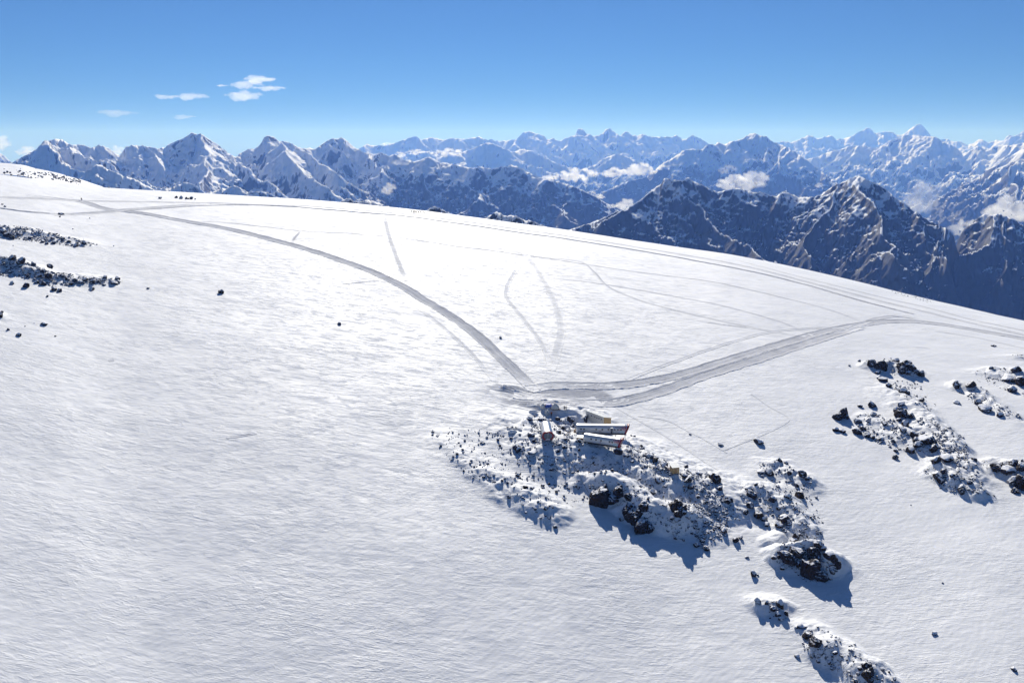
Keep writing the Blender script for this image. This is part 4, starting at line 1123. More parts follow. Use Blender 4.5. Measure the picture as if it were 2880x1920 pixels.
def tube_cabin(loc, yaw, L, hw, hh, label, windows=(), door=None, front=True, solar=False, slant=0.35, lift=0.5, prints=True, side=-1, emblem=()):
    zc = hh + 0.15
    c, s = math.cos(yaw), math.sin(yaw)
    # rest on the highest ground under the footprint
    gs = [gz_at(loc[0] + c * u - s * v, loc[1] + s * u + c * v) for u in (-L / 2, -L / 4, 0, L / 4, L / 2) for v in (-hw * .7, 0, hw * .7)]
    z0 = sorted(gs)[-4] + lift
    root = empty('tube_cabin', (loc[0], loc[1], z0), yaw, label=label, cat='cabin', group='tube-shaped cabins on the knoll')
    def X(x, z):
        f = min(max((x - (L / 2 - 2.5)) / 2.5, 0), 1)
        return x + slant * (z - zc) * f
    ol = outline(hw, hh, zc)
    mb = MB(); R = []
    for x, k_ in [(-L / 2, .9), (-L / 2 + .15, .97), (-L / 2 + .5, 1.0)] + [(-L / 2 + .5 + (L - .5) * i / 14, 1.0) for i in range(1, 15)]:
        R.append([(X(x, zc + (z - zc) * k_), y * k_, zc + (z - zc) * k_) for y, z in ol])
    mb.rings(R); mb.build('shell', M['white_shell'], root, smooth=True)
    # raised joint bands round the shell
    mb = MB(); nb_ = int(L / 1.35)
    for i in range(1, nb_):
        x = -L / 2 + 0.3 + (L - .6) * i / nb_
        o1 = outline(hw, hh, zc, off=0.035)
        mb.rings([[(X(x - .04, z), y, z) for y, z in o1], [(X(x + .04, z), y, z) for y, z in o1]])
    mb.build('joint_bands', M['white_shell'], root)
    # red rim and glazed end at +X
    xe = L / 2
    mb = MB()
    prof = [(-0.75, 0.05), (-0.75, 0.16), (0.14, 0.26), (0.18, 0.0), (0.14, -0.40), (-0.05, -0.44)]
    RR_ = [[(X(xe, z) + dx, y, z) for y, z in outline(hw, hh, zc, off=do)] for dx, do in prof]
    mb.rings(RR_, False, False)
    mb.build('end_rim', M['red'], root, smooth=True)
    gl = MB(); og = outline(hw, hh, zc, off=-0.34)
    gl.rings([[(X(xe, z) - .02, y, z) for y, z in og], [(X(xe, z) + .03, y, z) for y, z in og]])
    g = gl.build('end_window', M['grey_glass'] if front else M['glass'], root)
    mu = MB(); zb_, zt_ = zc - hh + .36, zc + hh - .36
    mu.add([(X(xe, z) + dx, y, z) for z in (zb_, zt_) for (dx, y) in ((.03, -.06), (.12, -.06), (.12, .06), (.03, .06))],
           [(0, 1, 2, 3), (7, 6, 5, 4), (0, 4, 5, 1), (1, 5, 6, 2), (2, 6, 7, 3), (3, 7, 4, 0)])
    mu.build('mullion', M['white'], g)
    if front:
        sp = MB(); sp.box((X(xe, zc - hh) + .22, 0, zc - hh + .18), (.12, hw * .85, .42)); sp.build('sill_panel', M['white'], root)
    # portholes along the side that looks at the valley
    def yside(z):
        q = min(abs(z - zc) / hh, 0.999)
        return hw * (1 - q ** 2.6) ** (1 / 2.6)
    for wx in windows:
        wz = zc + 0.35
        y = side * (yside(wz) + 0.0)
        fr = MB(); fr.tube((wx, y - side * .10, wz), (wx, y + side * .07, wz), .46, n=18); f = fr.build('window', M['steel'], root)
        pn_ = MB(); pn_.tube((wx, y + side * .04, wz), (wx, y + side * .09, wz), .37, n=18); pn_.build('pane', M['glass'], f)
    if door is not None:
        y = side * hw
        d = MB(); d.box((door, y + side * .02, zc - .3), (.95, .22, 2.3)); dd = d.build('door', M['glass'], root)
        fr = MB()
        for dx in (-.55, .55): fr.box((door + dx, y + side * .04, zc - .3), (.12, .30, 2.4))
        fr.box((door, y + side * .04, zc + .96), (1.22, .30, .12)); fr.build('frame', M['white'], dd)
        hd = MB(); hd.box((door, y + side * .2, zc + 1.22), (1.3, .7, .30)); hd.build('door_hood', M['white'], root, bevel=0.08)
        st_ = MB()
        for i in range(4): st_.box((door, y + side * (.45 + .28 * i), zc - hh + .2 - .25 * i), (1.1, .28, .07))
        st_.build('doorstep', M['steel'], root)
    if prints:
        mb = MB(); mt_ = MB()
        Rn = random.Random(int(L * 100))
        for i in range(150):
            x = L / 2 - 0.7 - abs(Rn.gauss(0, 1.7)); z = zc + Rn.uniform(-.2, hh * .82)
            y = side * (yside(z) + .012); w_ = Rn.uniform(.10, .26)
            y2 = side * (yside(z + w_) + .012)
            mb.add([(x, y, z), (x + w_, y, z), (x + w_, y2, z + w_), (x, y2, z + w_)], [(0, 1, 2, 3)])
        z1, z2 = zc - hh * .75, zc - .15
        zs_ = np.linspace(z1, z2, 6); x1, x2 = L / 2 - 3.6, L / 2 - 1.4
        V = [(x, side * (yside(z) + .010), z) for z in zs_ for x in (x1, x2)]
        mt_.add(V, [(2 * i, 2 * i + 1, 2 * i + 3, 2 * i + 2) for i in range(5)])
        mb.build('red_print', M['pale_red'], root); mt_.build('teal_print', M['pale_teal'], root)
        # small red running-figure emblem and a short dark line of print
        em = MB(); ex = -0.05 * L; ez = zc - .55
        for (a, b) in (((0, .3), (.35, .15)), ((.35, .15), (.2, -.3)), ((.35, .15), (.75, .1)), ((.2, -.3), (-.1, -.45)), ((.55, .12), (.7, -.35)), ((-.35, .25), (0, .3))):
            za, zb2 = ez + a[1], ez + b[1]
            em.tube((ex + a[0], side * (yside(za) + .01), za), (ex + b[0], side * (yside(zb2) + .01), zb2), .045, n=5)
        em.build('emblem', M['red'], root)
        ln = MB()
        for i in range(7): 
            zl = zc - .62
            ln.box((ex - 2.6 + i * .16, side * (yside(zl) + .005), zl), (.10, .03, .12))
        ln.build('printed_line', M['steel'], root)
    if solar:
        for i in range(9):
            x0 = -L / 2 + 1.0 + i * (L - 2.4) / 9; x1 = x0 + (L - 2.4) / 9 - .08
            V = []
            for off in (.03, .09):
                for a in (0.55, 0.80, 1.05, 1.25):
                    cc, ss = math.cos(a), math.sin(a)
                    y = (hw + off) * cc ** (2 / 2.6); z = zc + (hh + off) * ss ** (2 / 2.6)
                    V += [(x0, y, z), (x1, y, z)]
            F = []
            for k_ in range(3): F += [(2 * k_, 2 * k_ + 1, 2 * k_ + 3, 2 * k_ + 2), (8 + 2 * k_, 10 + 2 * k_, 11 + 2 * k_, 9 + 2 * k_)]
            F += [(0, 8, 9, 1), (6, 7, 15, 14)] + [(2 * k_, 2 * k_ + 2, 10 + 2 * k_, 8 + 2 * k_) for k_ in range(3)] + [(2 * k_ + 1, 9 + 2 * k_, 11 + 2 * k_, 2 * k_ + 3) for k_ in range(3)]
            sp = MB(); sp.add(V, F); sp.build('solar_panel', M['solar'], root)
        vr = MB()
        for i in range(14): vr.box((-L / 2 + 1 + i * (L - 2.2) / 13, -hw - .12, zc + .2), (.10, .22, 1.5))
        vr.build('side_rail', M['white'], root)
    # platform and legs
    mb = MB()
    mb.box((0, 0, -.02), (L - .6, hw * 1.7, .16)); mb.build('platform', M['dark_steel'], root)
    for i in range(6):
        u = -L / 2 + .8 + i * (L - 1.6) / 5
        for v in (-hw * .75, hw * .75):
            wx, wy = loc[0] + c * u - s * v, loc[1] + s * u + c * v
            d = z0 - gz_at(wx, wy) + .4
            if d > 0.12:
                lg = MB(); lg.tube((u, v, -.1), (u, v, -d), .09, n=8)
                lg.build('leg', M['steel'], root)
    return root

def base_line(pa, pb):
    a, b = hit(*pa), hit(*pb)
    return (a + b) / 2, math.atan2(b.y - a.y, b.x - a.x), (b - a).length

f1 = hit(1541, 1250)
ya = math.radians(-88.0)
tube_cabin((f1.x - math.cos(ya) * 8.0, f1.y - math.sin(ya) * 8.0), ya, 15.5, 2.45, 1.95, 'white tube cabin pointing at the viewer, red-rimmed grey end window and solar panels', front=True, solar=True, lift=0.6, prints=False, slant=0.12)
c2, y2, L2 = base_line((1629, 1222), (1752, 1228))
tube_cabin((c2.x, c2.y), math.radians(-3), 24.5, 2.3, 2.15, 'long white tube cabin with eight portholes and a dark door, behind the front one',
           windows=(-9.9, -8.5, -2.6, .3, 3.2, 6.2, 7.7, 9.2), door=4.75, front=False, lift=0.6, slant=0.42)
c3, y3, L3 = base_line((1656, 1250), (1740, 1265))
tube_cabin((c3.x - .5, c3.y), math.radians(-24), 18.0, 2.2, 2.0, 'front white tube cabin with five portholes and a red rimmed right end',
           windows=(-5.0, -2.6, -.2, 3.9, 5.2), front=False, lift=0.6, slant=0.35)

# half-buried prefabricated hut
def long_hut():
    p = hit(1682, 1196); yaw = math.radians(-52)
    c, s = math.cos(yaw), math.sin(yaw)
    L, W, H1, H2 = 13.0, 5.0, 3.4, 2.0
    z0 = max(gz_at(p.x + c * u, p.y + s * u) for u in (-6, 0, 6)) - 0.2
    root = empty('long_hut', (p.x, p.y, z0), yaw, label='beige prefabricated hut with a grey roof, half buried in snow behind the tube cabins', cat='hut')
    w = MB()
    V = [(x, y, z) for x in (-L / 2, L / 2) for (y, z) in ((-W / 2, -1.5), (-W / 2, H1), (W / 2, H2), (W / 2, -1.5))]
    w.add(V, [(0, 1, 2, 3), (7, 6, 5, 4), (0, 4, 5, 1), (2, 6, 7, 3), (1, 5, 6, 2), (0, 3, 7, 4)])
    w.build('wall', M['beige'], root)
    e = MB(); e.add([(L / 2 + .02, -W / 2, -1.4), (L / 2 + .02, -W / 2, H1 - .05), (L / 2 + .02, W / 2, H2 - .05), (L / 2 + .02, W / 2, -1.4),
                     (L / 2 + .08, -W / 2, -1.4), (L / 2 + .08, -W / 2, H1 - .05), (L / 2 + .08, W / 2, H2 - .05), (L / 2 + .08, W / 2, -1.4)],
                    [(0, 1, 2, 3), (7, 6, 5, 4), (0, 4, 5, 1), (1, 5, 6, 2), (2, 6, 7, 3), (3, 7, 4, 0)])
    e.build('gable_panel', M['ply'], root)
    r = MB(); n_ = 12
    for i in range(n_):
        x0 = -L / 2 - .3 + i * (L + .6) / n_; x1 = x0 + (L + .6) / n_ - .04
        a, b = -W / 2 - .45, W / 2 + .3
        za, zb_ = H1 + .15, H2 - .08
        r.add([(x0, a, za), (x1, a, za), (x1, b, zb_), (x0, b, zb_), (x0, a, za + .14), (x1, a, za + .14), (x1, b, zb_ + .14), (x0, b, zb_ + .14)],
              [(3, 2, 1, 0), (4, 5, 6, 7), (0, 1, 5, 4), (1, 2, 6, 5), (2, 3, 7, 6), (3, 0, 4, 7)])
    r.build('roof', M['roof_grey'], root)
    for u in (-2.2, 0.3, 1.7, 3.2, 4.8):
        f = MB(); f.box((u, -W / 2 - .02, 1.9), (.9, .14, .8)); fo = f.build('window', M['white'], root)
        g = MB(); g.box((u, -W / 2 - .10, 1.9), (.7, .06, .6)); g.build('pane', M['glass'], fo)
    d = MB(); d.box((-4.9, -W / 2 - .03, 1.0), (.95, .14, 2.1)); do = d.build('door', M['steel'], root)
    h = MB(); h.box((-4.6, -W / 2 - .14, 1.0), (.06, .08, .3)); h.build('handle', M['dark_steel'], do)
long_hut()

def wooden_hut():
    p = hit(1898, 1335); yaw = math.radians(12)
    gz0 = max(gz_at(p.x + dx, p.y + dy) for dx in (-1.5, 1.5) for dy in (0, 3)) - .1
    root = empty('wooden_hut', (p.x, p.y + 1.6, gz0 + .2), yaw, label='small yellow plywood hut with a grey lean-to roof on the knoll edge', cat='hut')
    W, D, H1, H2 = 3.2, 3.2, 3.4, 2.7
    w = MB(); V = [(x, y, z) for x in (-W / 2, W / 2) for (y, z) in ((-D / 2, 0), (-D / 2, H2 + .2), (D / 2, H1 - .2), (D / 2, 0))]
    w.add(V, [(0, 1, 2, 3), (7, 6, 5, 4), (0, 4, 5, 1), (2, 6, 7, 3), (1, 5, 6, 2), (0, 3, 7, 4)]); w.build('wall', M['ply'], root)
    s_ = MB(); s_.add([(W / 2 + dx, y, z) for dx in (.02, .08) for (y, z) in ((-D / 2, .05), (-D / 2, H2 + .1), (D / 2, H1 - .3), (D / 2, .05))],
                      [(0, 1, 2, 3), (7, 6, 5, 4), (0, 4, 5, 1), (1, 5, 6, 2), (2, 6, 7, 3), (3, 7, 4, 0)]); s_.build('side_panel', M['white'], root)
    r = MB()
    for i in range(5):
        x0 = -W / 2 - .3 + i * (W + .6) / 5; x1 = x0 + (W + .6) / 5 - .04
        r.add([(x0, -D / 2 - .4, H2 + .18), (x1, -D / 2 - .4, H2 + .18), (x1, D / 2 + .3, H1), (x0, D / 2 + .3, H1), (x0, -D / 2 - .4, H2 + .30), (x1, -D / 2 - .4, H2 + .30), (x1, D / 2 + .3, H1 + .12), (x0, D / 2 + .3, H1 + .12)],
              [(3, 2, 1, 0), (4, 5, 6, 7), (0, 1, 5, 4), (1, 2, 6, 5), (2, 3, 7, 6), (3, 0, 4, 7)])
    r.build('roof', M['roof_grey'], root)
    d = MB(); d.box((-.15, -D / 2 - .04, 1.05), (1.0, .10, 2.0)); do = d.build('door', M['ply_dark'], root)
    h = MB(); h.box((.2, -D / 2 - .12, 1.05), (.06, .08, .2)); h.build('handle', M['dark_steel'], do)
    for x in (-W / 2 + .2, W / 2 - .2):
        for y in (-D / 2 + .2, D / 2 - .2):
            l = MB(); l.box((x, y, -.6), (.2, .2, 1.2)); l.build('leg', M['wood'], root)
wooden_hut()

# ------------------------------------------------------------------ clutter round the cabins
def lump(name, px, py, sx, sy, sz, mat, label, cat, seed, group=None, rot=0.0, sub=3):
    """soft heap: bags, covered stores, snow-covered things"""
    p = hit(px, py)
    bm = bmesh.new(); bmesh.ops.create_icosphere(bm, subdivisions=sub, radius=1.0)
    from mathutils import noise as mn
    for v in bm.verts:
        q = v.co.copy()
        k_ = 1 + .22 * mn.noise(q * 1.6 + Vector((seed * 3.1, 0, 0))) + .06 * mn.noise(q * 5 + Vector((seed, 2, 0)))
        q *= k_
        m_ = max(abs(q.x), abs(q.y)); q.z = max(q.z, -.3)
        v.co = (q.x * sx / 2, q.y * sy / 2, q.z * sz * .75)
    me = bpy.data.meshes.new(name); bm.to_mesh(me); bm.free()
    me.polygons.foreach_set('use_smooth', [True] * len(me.polygons))
    me.materials.append(mat)
    o = bpy.data.objects.new(name, me); o.location = p + Vector((0, 0, sz * .2)); o.rotation_euler = (0, 0, rot)
    return put(o, label=label, cat=cat, group=group)

def big_bag(px, py, s, h, label, seed):
    """white cargo bag: tapered soft sack with a tied top"""
    p = hit(px, py)
    mb = MB(); R = []; Rn = random.Random(seed)
    for z, k_ in ((0, .85), (.15, 1.0), (.5, 1.04), (.8, .92), (.95, .55), (1.05, .22), (1.18, .28)):
        R.append([(s / 2 * k_ * math.cos(a) * (1 + .10 * math.cos(2 * a + seed)) * Rn.uniform(.94, 1.06), s / 2 * k_ * math.sin(a) * Rn.uniform(.94, 1.06), z * h) for a in [i * math.pi / 8 for i in range(16)]])
    mb.rings(R)
    o = mb.build('cargo_bag', M['canvas'], smooth=True, label=label, cat='cargo bag', group='white cargo bags by the road junction')
    o.location = p - Vector((0, 0, .15)); o.rotation_euler = (0.05, -.06, seed)
big_bag(1527, 1147, 2.4, 2.3, 'pale cargo bag left of the blue tarpaulin', 1)
big_bag(1538, 1166, 2.4, 2.3, 'pale cargo bag standing in front of the blue tarpaulin', 2)
def tarp_tent():
    p = hit(1562, 1149)
    root = empty('covered_stack', (p.x, p.y, p.z - .1), .3, label='peaked pale canvas-covered stack right of the blue tarpaulin', cat='covered stores')
    mb = MB(); R = []
    for k_, z in ((1.0, 0), (1.0, .9), (.75, 1.7), (.35, 2.6), (.12, 3.0)):
        R.append([(2.1 * k_ * math.cos(a) * (1 + .12 * math.sin(3 * a)), 1.6 * k_ * math.sin(a) * (1 + .08 * math.cos(5 * a)), z) for a in [i * math.pi / 10 for i in range(20)]])
    mb.rings(R); mb.build('canvas_cover', M['canvas'], root, smooth=True)
    pl_ = MB(); pl_.box((0, 0, .06), (4.6, 3.6, .14)); pl_.build('pallet', M['wood'], root)
tarp_tent()
def blue_tarp():
    p = hit(1543, 1143)
    nx, ny = 16, 10; V = []
    for j in range(ny + 1):
        for i in range(nx + 1):
            x = (i / nx - .5) * 4.2; y = (j / ny - .5) * 2.6
            e = max(abs(i / nx - .5), abs(j / ny - .5)) * 2
            z = 1.35 * (1 - max(0, (e - .55) / .45) ** 1.5) + .12 * float(pn(np.array([x * 1.3]), np.array([y * 1.3]), 5)[0])
            V.append((x, y, z))
    F = [(j * (nx + 1) + i, j * (nx + 1) + i + 1, (j + 1) * (nx + 1) + i + 1, (j + 1) * (nx + 1) + i) for j in range(ny) for i in range(nx)]
    root = empty('tarpaulin_stack', (p.x, p.y, p.z), .1, label='stack of stores under a blue tarpaulin beside the road junction', cat='covered stores')
    mb = MB(); mb.add(V, F); o = mb.build('blue_tarpaulin', M['blue_tarp'], root, smooth=True)
    so = o.modifiers.new('thick', 'SOLIDIFY'); so.thickness = .03
    cr = MB()
    for x in (-1.3, 0, 1.3): cr.box((x, 0, .55), (1.15, 1.6, 1.1))
    cr.build('boxes', M['wood'], root)
blue_tarp()

def timber_crate():
    p = hit(1622, 1217)
    root = empty('crate', (p.x, p.y, p.z), .25, label='brown wooden crate at the left end of the long tube cabin', cat='crate')
    b = MB(); b.box((0, 0, .75), (2.6, 2.0, 1.5)); b.build('box_body', M['wood'], root)
    s_ = MB()
    for z in (.15, .75, 1.35):
        s_.box((0, -1.03, z), (2.7, .06, .18)); s_.box((1.33, 0, z), (.06, 2.0, .18))
    for x in (-1.25, 1.25): s_.box((x, -1.08, .75), (.18, .05, 1.5))
    s_.build('battens', M['ply_dark'], root)
    l = MB(); l.box((0, 0, 1.55), (2.8, 2.2, .1)); l.build('lid', M['wood'], root)
timber_crate()

def beam(name, pa, pb, r, mat, label, cat, h=(0.2, 0.2), group=None, n=8, sag=0):
    a, b = hit(*pa), hit(*pb)
    a = a + Vector((0, 0, h[0])); b = b + Vector((0, 0, h[1]))
    mb = MB(); m_ = 10
    P = [a.lerp(b, i / m_) for i in range(m_ + 1)]
    for q in P[1:-1]:
        if h[0] < 1: q.z = max(gz_at(q.x, q.y) + h[0], q.z if sag == 0 else -1e9)
    for i in range(m_):
        mb.tube(P[i] - a, P[i + 1] - a, r, n=n)
    o = mb.build(name, mat, label=label, cat=cat, group=group)
    o.location = a
    return o
beam('pipe', (1426, 1205), (1468, 1211), .35, M['canvas'], 'snow-crusted pipe lying on the snow left of the cabins', 'pipe', (.2, .2))
beam('pipe', (1557, 1231), (1596, 1238), .08, M['steel'], 'thin pipe running from the left cabin towards the others', 'pipe', (.5, .3))
beam('plank', (1590, 1225), (1606, 1213), .14, M['wood'], 'dark plank on the rubble between the cabins', 'plank', (.2, .2), n=4)
beam('plank', (1583, 1212), (1600, 1207), .14, M['wood'], 'second dark plank, just uphill of the other between the cabins', 'plank', (.2, .2), n=4)
beam('cable', (1760, 1262), (1870, 1345), .10, M['dark_steel'], 'dark cable running from the front cabin to the wooden hut', 'cable', (.15, .15))
beam('hose', (1598, 1290), (1655, 1385), .11, M['steel'], 'grey hose running down the shaded slope below the cabins', 'hose', (.15, .15))
lump('snow_heap', 1442, 1216, 4.4, 2.0, 1.5, M['snow'], 'long snow-covered heap in front of the crusted pipe', 'snow heap', 3)

def wooden_deck():
    p = hit(1640, 1233); yaw = math.radians(-12)
    root = empty('deck', (p.x, p.y, p.z), yaw, label='snow-dusted grey deck between the crate and the front tube cabin', cat='deck')
    b = MB()
    for i in range(12): b.box((-2.6 + i * .47, 0, 1.0), (.42, 3.4, .08))
    b.build('deck_boards', M['steel'], root)
    b = MB(); b.box((0, -1.72, .45), (5.6, .08, 1.0)); b.build('skirt_board', M['wood'], root)
    for x in (-2.5, 2.5):
        for y in (-1.5, 1.5):
            l = MB(); l.tube((x, y, -.6), (x, y, .96), .08, n=6); l.build('leg', M['dark_steel'], root)
    r_ = MB()
    for x in (-2.6, 0, 2.6): r_.tube((x, 1.65, 1.0), (x, 1.65, 2.0), .04, n=6)
    r_.tube((-2.6, 1.65, 2.0), (2.6, 1.65, 2.0), .04, n=6); r_.build('railing', M['steel'], root)
wooden_deck()
for i, (px, py, w_, lab) in enumerate([(1596, 1200, 3.0, 'snow-covered heap of stores between the cabins nearest the snow bank'), (1612, 1176, 4.0, 'long snow-covered heap under the snow bank'), (1500, 1160, 5.0, 'flat snow-covered heap left of the cargo bags')]):
    lump('snow_heap', px, py, w_, w_ * .5, w_ * .32, M['snow'], lab, 'snow heap', 11 + i)

def mast(px, py, h, r, label):
    p = hit(px, py)
    root = empty('mast', p, 0, label=label, cat='mast')
    m_ = MB(); m_.tube((0, 0, -.3), (0, 0, h), r, r * .6, 8); m_.build('pole', M['steel'], root)
    m_ = MB(); m_.tube((-.5, 0, h * .86), (.5, 0, h * .86), r * .6, n=6); m_.tube((-.3, 0, h * .72), (.3, 0, h * .72), r * .6, n=6); m_.build('crossbar', M['steel'], root)
    m_ = MB(); m_.tube((0, 0, -.25), (0, 0, .15), r * 3, n=8); m_.build('foot', M['dark_steel'], root)
mast(1602, 1238, 6.0, .07, 'thin steel mast on the rubble between the cabins')
mast(236, 688, 4.5, .08, 'thin marker mast on the upper left moraine rib')
def marker_poles():
    p = hit(620, 823)
    for (dx, dz, lab) in ((-.9, 2.6, 'thin wooden pole leaning left at the lone boulder'), (.9, 2.4, 'thin wooden pole leaning right at the lone boulder')):
        m_ = MB(); m_.tube((0, 0, -.2), (dx * 1.4, .2, dz), .07, .05, 6)
        o = m_.build('pole', M['wood'], label=lab, cat='pole'); o.location = p + Vector((dx * .4, 0.3, .4))
marker_poles()

# snow-crusted blocks near the upper track
for i, (px, py, w) in enumerate([(450, 559, 8), (497, 557, 7), (510, 559, 9), (524, 560, 6), (530, 560, 5), (538, 560, 8), (549, 561, 4)]):
    p = hit(px, py); wm = w * 1.2 * (p - Vector((0, 0, CZ))).length / FPX
    o = bpy.data.objects.new('ice_block', ROCKS[i]); o.scale = (wm * .6, wm * .5, wm * .5); o.rotation_euler = (0, .2, i * 1.3); o.location = p + Vector((0, 0, wm * .2))
    put(o, label=('grey snow-crusted block standing alone left of the row by the upper road' if i == 0 else 'grey snow-crusted block in the row above the upper road'), cat='block', group=None if i == 0 else 'row of snow-crusted blocks above the upper road')

# ------------------------------------------------------------------ people
M['skin'] = make_plain('skin', (0.42, 0.25, 0.18), 0.6, 0.3)
M['black_cloth'] = make_plain('black_cloth', (0.012, 0.013, 0.016), 0.9, 0.1)
M['navy_cloth'] = make_plain('navy_cloth', (0.02, 0.025, 0.05), 0.9, 0.1)
M['orange_cloth'] = make_plain('orange_cloth', (0.50, 0.14, 0.01), 0.8, 0.2)
M['boot'] = make_plain('boot', (0.015, 0.014, 0.013), 0.7, 0.2)

def skinned(name, joints, edges, mat, parent=None, sub=1, **kw):
    """joints: list of (x, y, z, radius); grown into one continuous surface"""
    me = bpy.data.meshes.new(name)
    me.from_pydata([j[:3] for j in joints], edges, [])
    o = bpy.data.objects.new(name, me)
    put(o, parent, **kw)
    o.modifiers.new('skin', 'SKIN')
    for i, j in enumerate(joints):
        sv = me.skin_vertices[0].data[i]
        r = j[3]
        sv.radius = r if isinstance(r, tuple) else (r, r)
        sv.use_root = (i == 0)
    s_ = o.modifiers.new('smooth', 'SUBSURF'); s_.levels = sub; s_.render_levels = sub
    me.materials.append(mat)
    return o

def make_person(pose, jacket, label, group=None, pack=False, poles=False):
    st = {'stand': (0.0, 0.0, 0.15, -.1), 'walk': (0.26, -0.26, 0.35, -.2)}[pose]
    fl, fr, al, ar = st
    hipz, kz = .92, .48
    J = {'pel': (0, 0, .98), 'spine': (0, .0, 1.15), 'chest': (0, .0, 1.36), 'neck': (0, .01, 1.50), 'head': (0, .03, 1.62), 'top': (0, .02, 1.74),
         'shl': (-.19, 0, 1.42), 'shr': (.19, 0, 1.42), 'ell': (-.26, al * .3 - .03, 1.15), 'elr': (.26, ar * .3 - .03, 1.15), 'wrl': (-.25, al * .8 + .08, .95), 'wrr': (.25, ar * .8 + .08, .95),
         'hal': (-.25, al * .9 + .11, .87), 'har': (.25, ar * .9 + .11, .87),
         'hil': (-.10, 0, hipz), 'hir': (.10, 0, hipz), 'knl': (-.11, fl * .55 + .03, kz), 'knr': (.11, fr * .55 + .03, kz), 'anl': (-.11, fl, .09), 'anr': (.11, fr, .09), 'tol': (-.12, fl + .17, .04), 'tor': (.12, fr + .17, .04)}
    K = list(J)
    rad = dict(pel=.13, spine=.12, chest=.14, neck=.055, head=.095, top=.06, shl=.06, shr=.06, ell=.042, elr=.042, wrl=.03, wrr=.03, hal=.035, har=.035, hil=.09, hir=.09, knl=.06, knr=.06, anl=.04, anr=.04, tol=.035, tor=.035)
    E = [('pel', 'spine'), ('spine', 'chest'), ('chest', 'neck'), ('neck', 'head'), ('head', 'top'), ('chest', 'shl'), ('chest', 'shr'), ('shl', 'ell'), ('shr', 'elr'), ('ell', 'wrl'), ('elr', 'wrr'), ('wrl', 'hal'), ('wrr', 'har'),
         ('pel', 'hil'), ('pel', 'hir'), ('hil', 'knl'), ('hir', 'knr'), ('knl', 'anl'), ('knr', 'anr'), ('anl', 'tol'), ('anr', 'tor')]
    def sub_(names, extra, nm, mat, parent=None, **kw):
        ks = [k_ for k_ in K if k_ in names]
        return skinned(nm, [(*J[k_], rad[k_] + extra) for k_ in ks], [(ks.index(a), ks.index(b)) for a, b in E if a in ks and b in ks], mat, parent, **kw)
    root = sub_(K, 0, 'person', M['skin'], label=label, cat='person', group=group)
    sub_(['pel', 'spine', 'chest', 'shl', 'shr', 'ell', 'elr', 'wrl', 'wrr'], .03, 'jacket', jacket, root)
    sub_(['pel', 'hil', 'hir', 'knl', 'knr', 'anl', 'anr'], .028, 'trousers', M['black_cloth'], root)
    for a, b in (('anl', 'tol'), ('anr', 'tor')): sub_([a, b], .025, 'boot', M['boot'], root)
    sub_(['head', 'top'], .022, 'hat', M['black_cloth'], root)
    if pack:
        b = MB(); b.box((0, -.24, 1.28), (.36, .24, .56)); b.build('backpack', jacket, root, bevel=.06)
    if poles:
        for sx, k_ in ((-1, 'hal'), (1, 'har')):
            b = MB(); b.tube((J[k_][0], J[k_][1] + .02, .98), (J[k_][0] + sx * .05, J[k_][1] + .22, .0), .012, n=5); b.build('trekking_pole', M['steel'], root)
    return root

def stand_at(o, px, py, rz, s=1.08):
    p = hit(px, py)
    o.location = p + Vector((0, 0, .02)); o.rotation_euler = (0, 0, rz); o.scale = (s, s, s)

pA = make_person('stand', M['black_cloth'], 'left one of two people in dark clothes standing on the trampled snow', 'pair standing above the cabins')
stand_at(pA, 1587, 1153, 0.4, 1.35)
pB = copy_tree(pA); pB['label'] = 'right one of two people in dark clothes standing on the trampled snow'
stand_at(pB, 1592, 1153, -0.8, 1.35)
pO = make_person('stand', M['orange_cloth'], 'person in an orange jacket standing near the cargo bags')
stand_at(pO, 1551, 1170, 2.8, 1.45)
pW = make_person('walk', M['navy_cloth'], 'lone walker in dark clothes on the upper left road', None, True, True)
stand_at(pW, 230, 565, -1.4, 1.5)
pH = make_person('walk', M['black_cloth'], 'hiker in dark clothes walking in the single file on the upper road', 'hikers in single file on the upper road', True, True)
for i, (px, py) in enumerate([(1158, 600), (1163, 601), (1167, 601), (1171, 601), (1178, 602), (1184, 602), (1193, 603)]):
    o = pH if i == 0 else copy_tree(pH)
    stand_at(o, px, py, -1.5 + .2 * math.sin(i * 2), 2.0)

# ------------------------------------------------------------------ clouds
def cloud_mat(name, tau_per_m, g=0.5):
    m, nt, out = nmat(name); k = N(nt)
    v = k.n('VolumePrincipled')
    v.inputs['Color'].default_value = (1, 1, 1, 1)
    v.inputs['Density'].default_value = tau_per_m
    v.inputs['Anisotropy'].default_value = g
    k.l(v.outputs[0], out.inputs['Volume'])
    return m
_ctex = bpy.data.textures.new('cloud_puffs', 'CLOUDS'); _ctex.noise_scale = 1.0; _ctex.noise_depth = 4

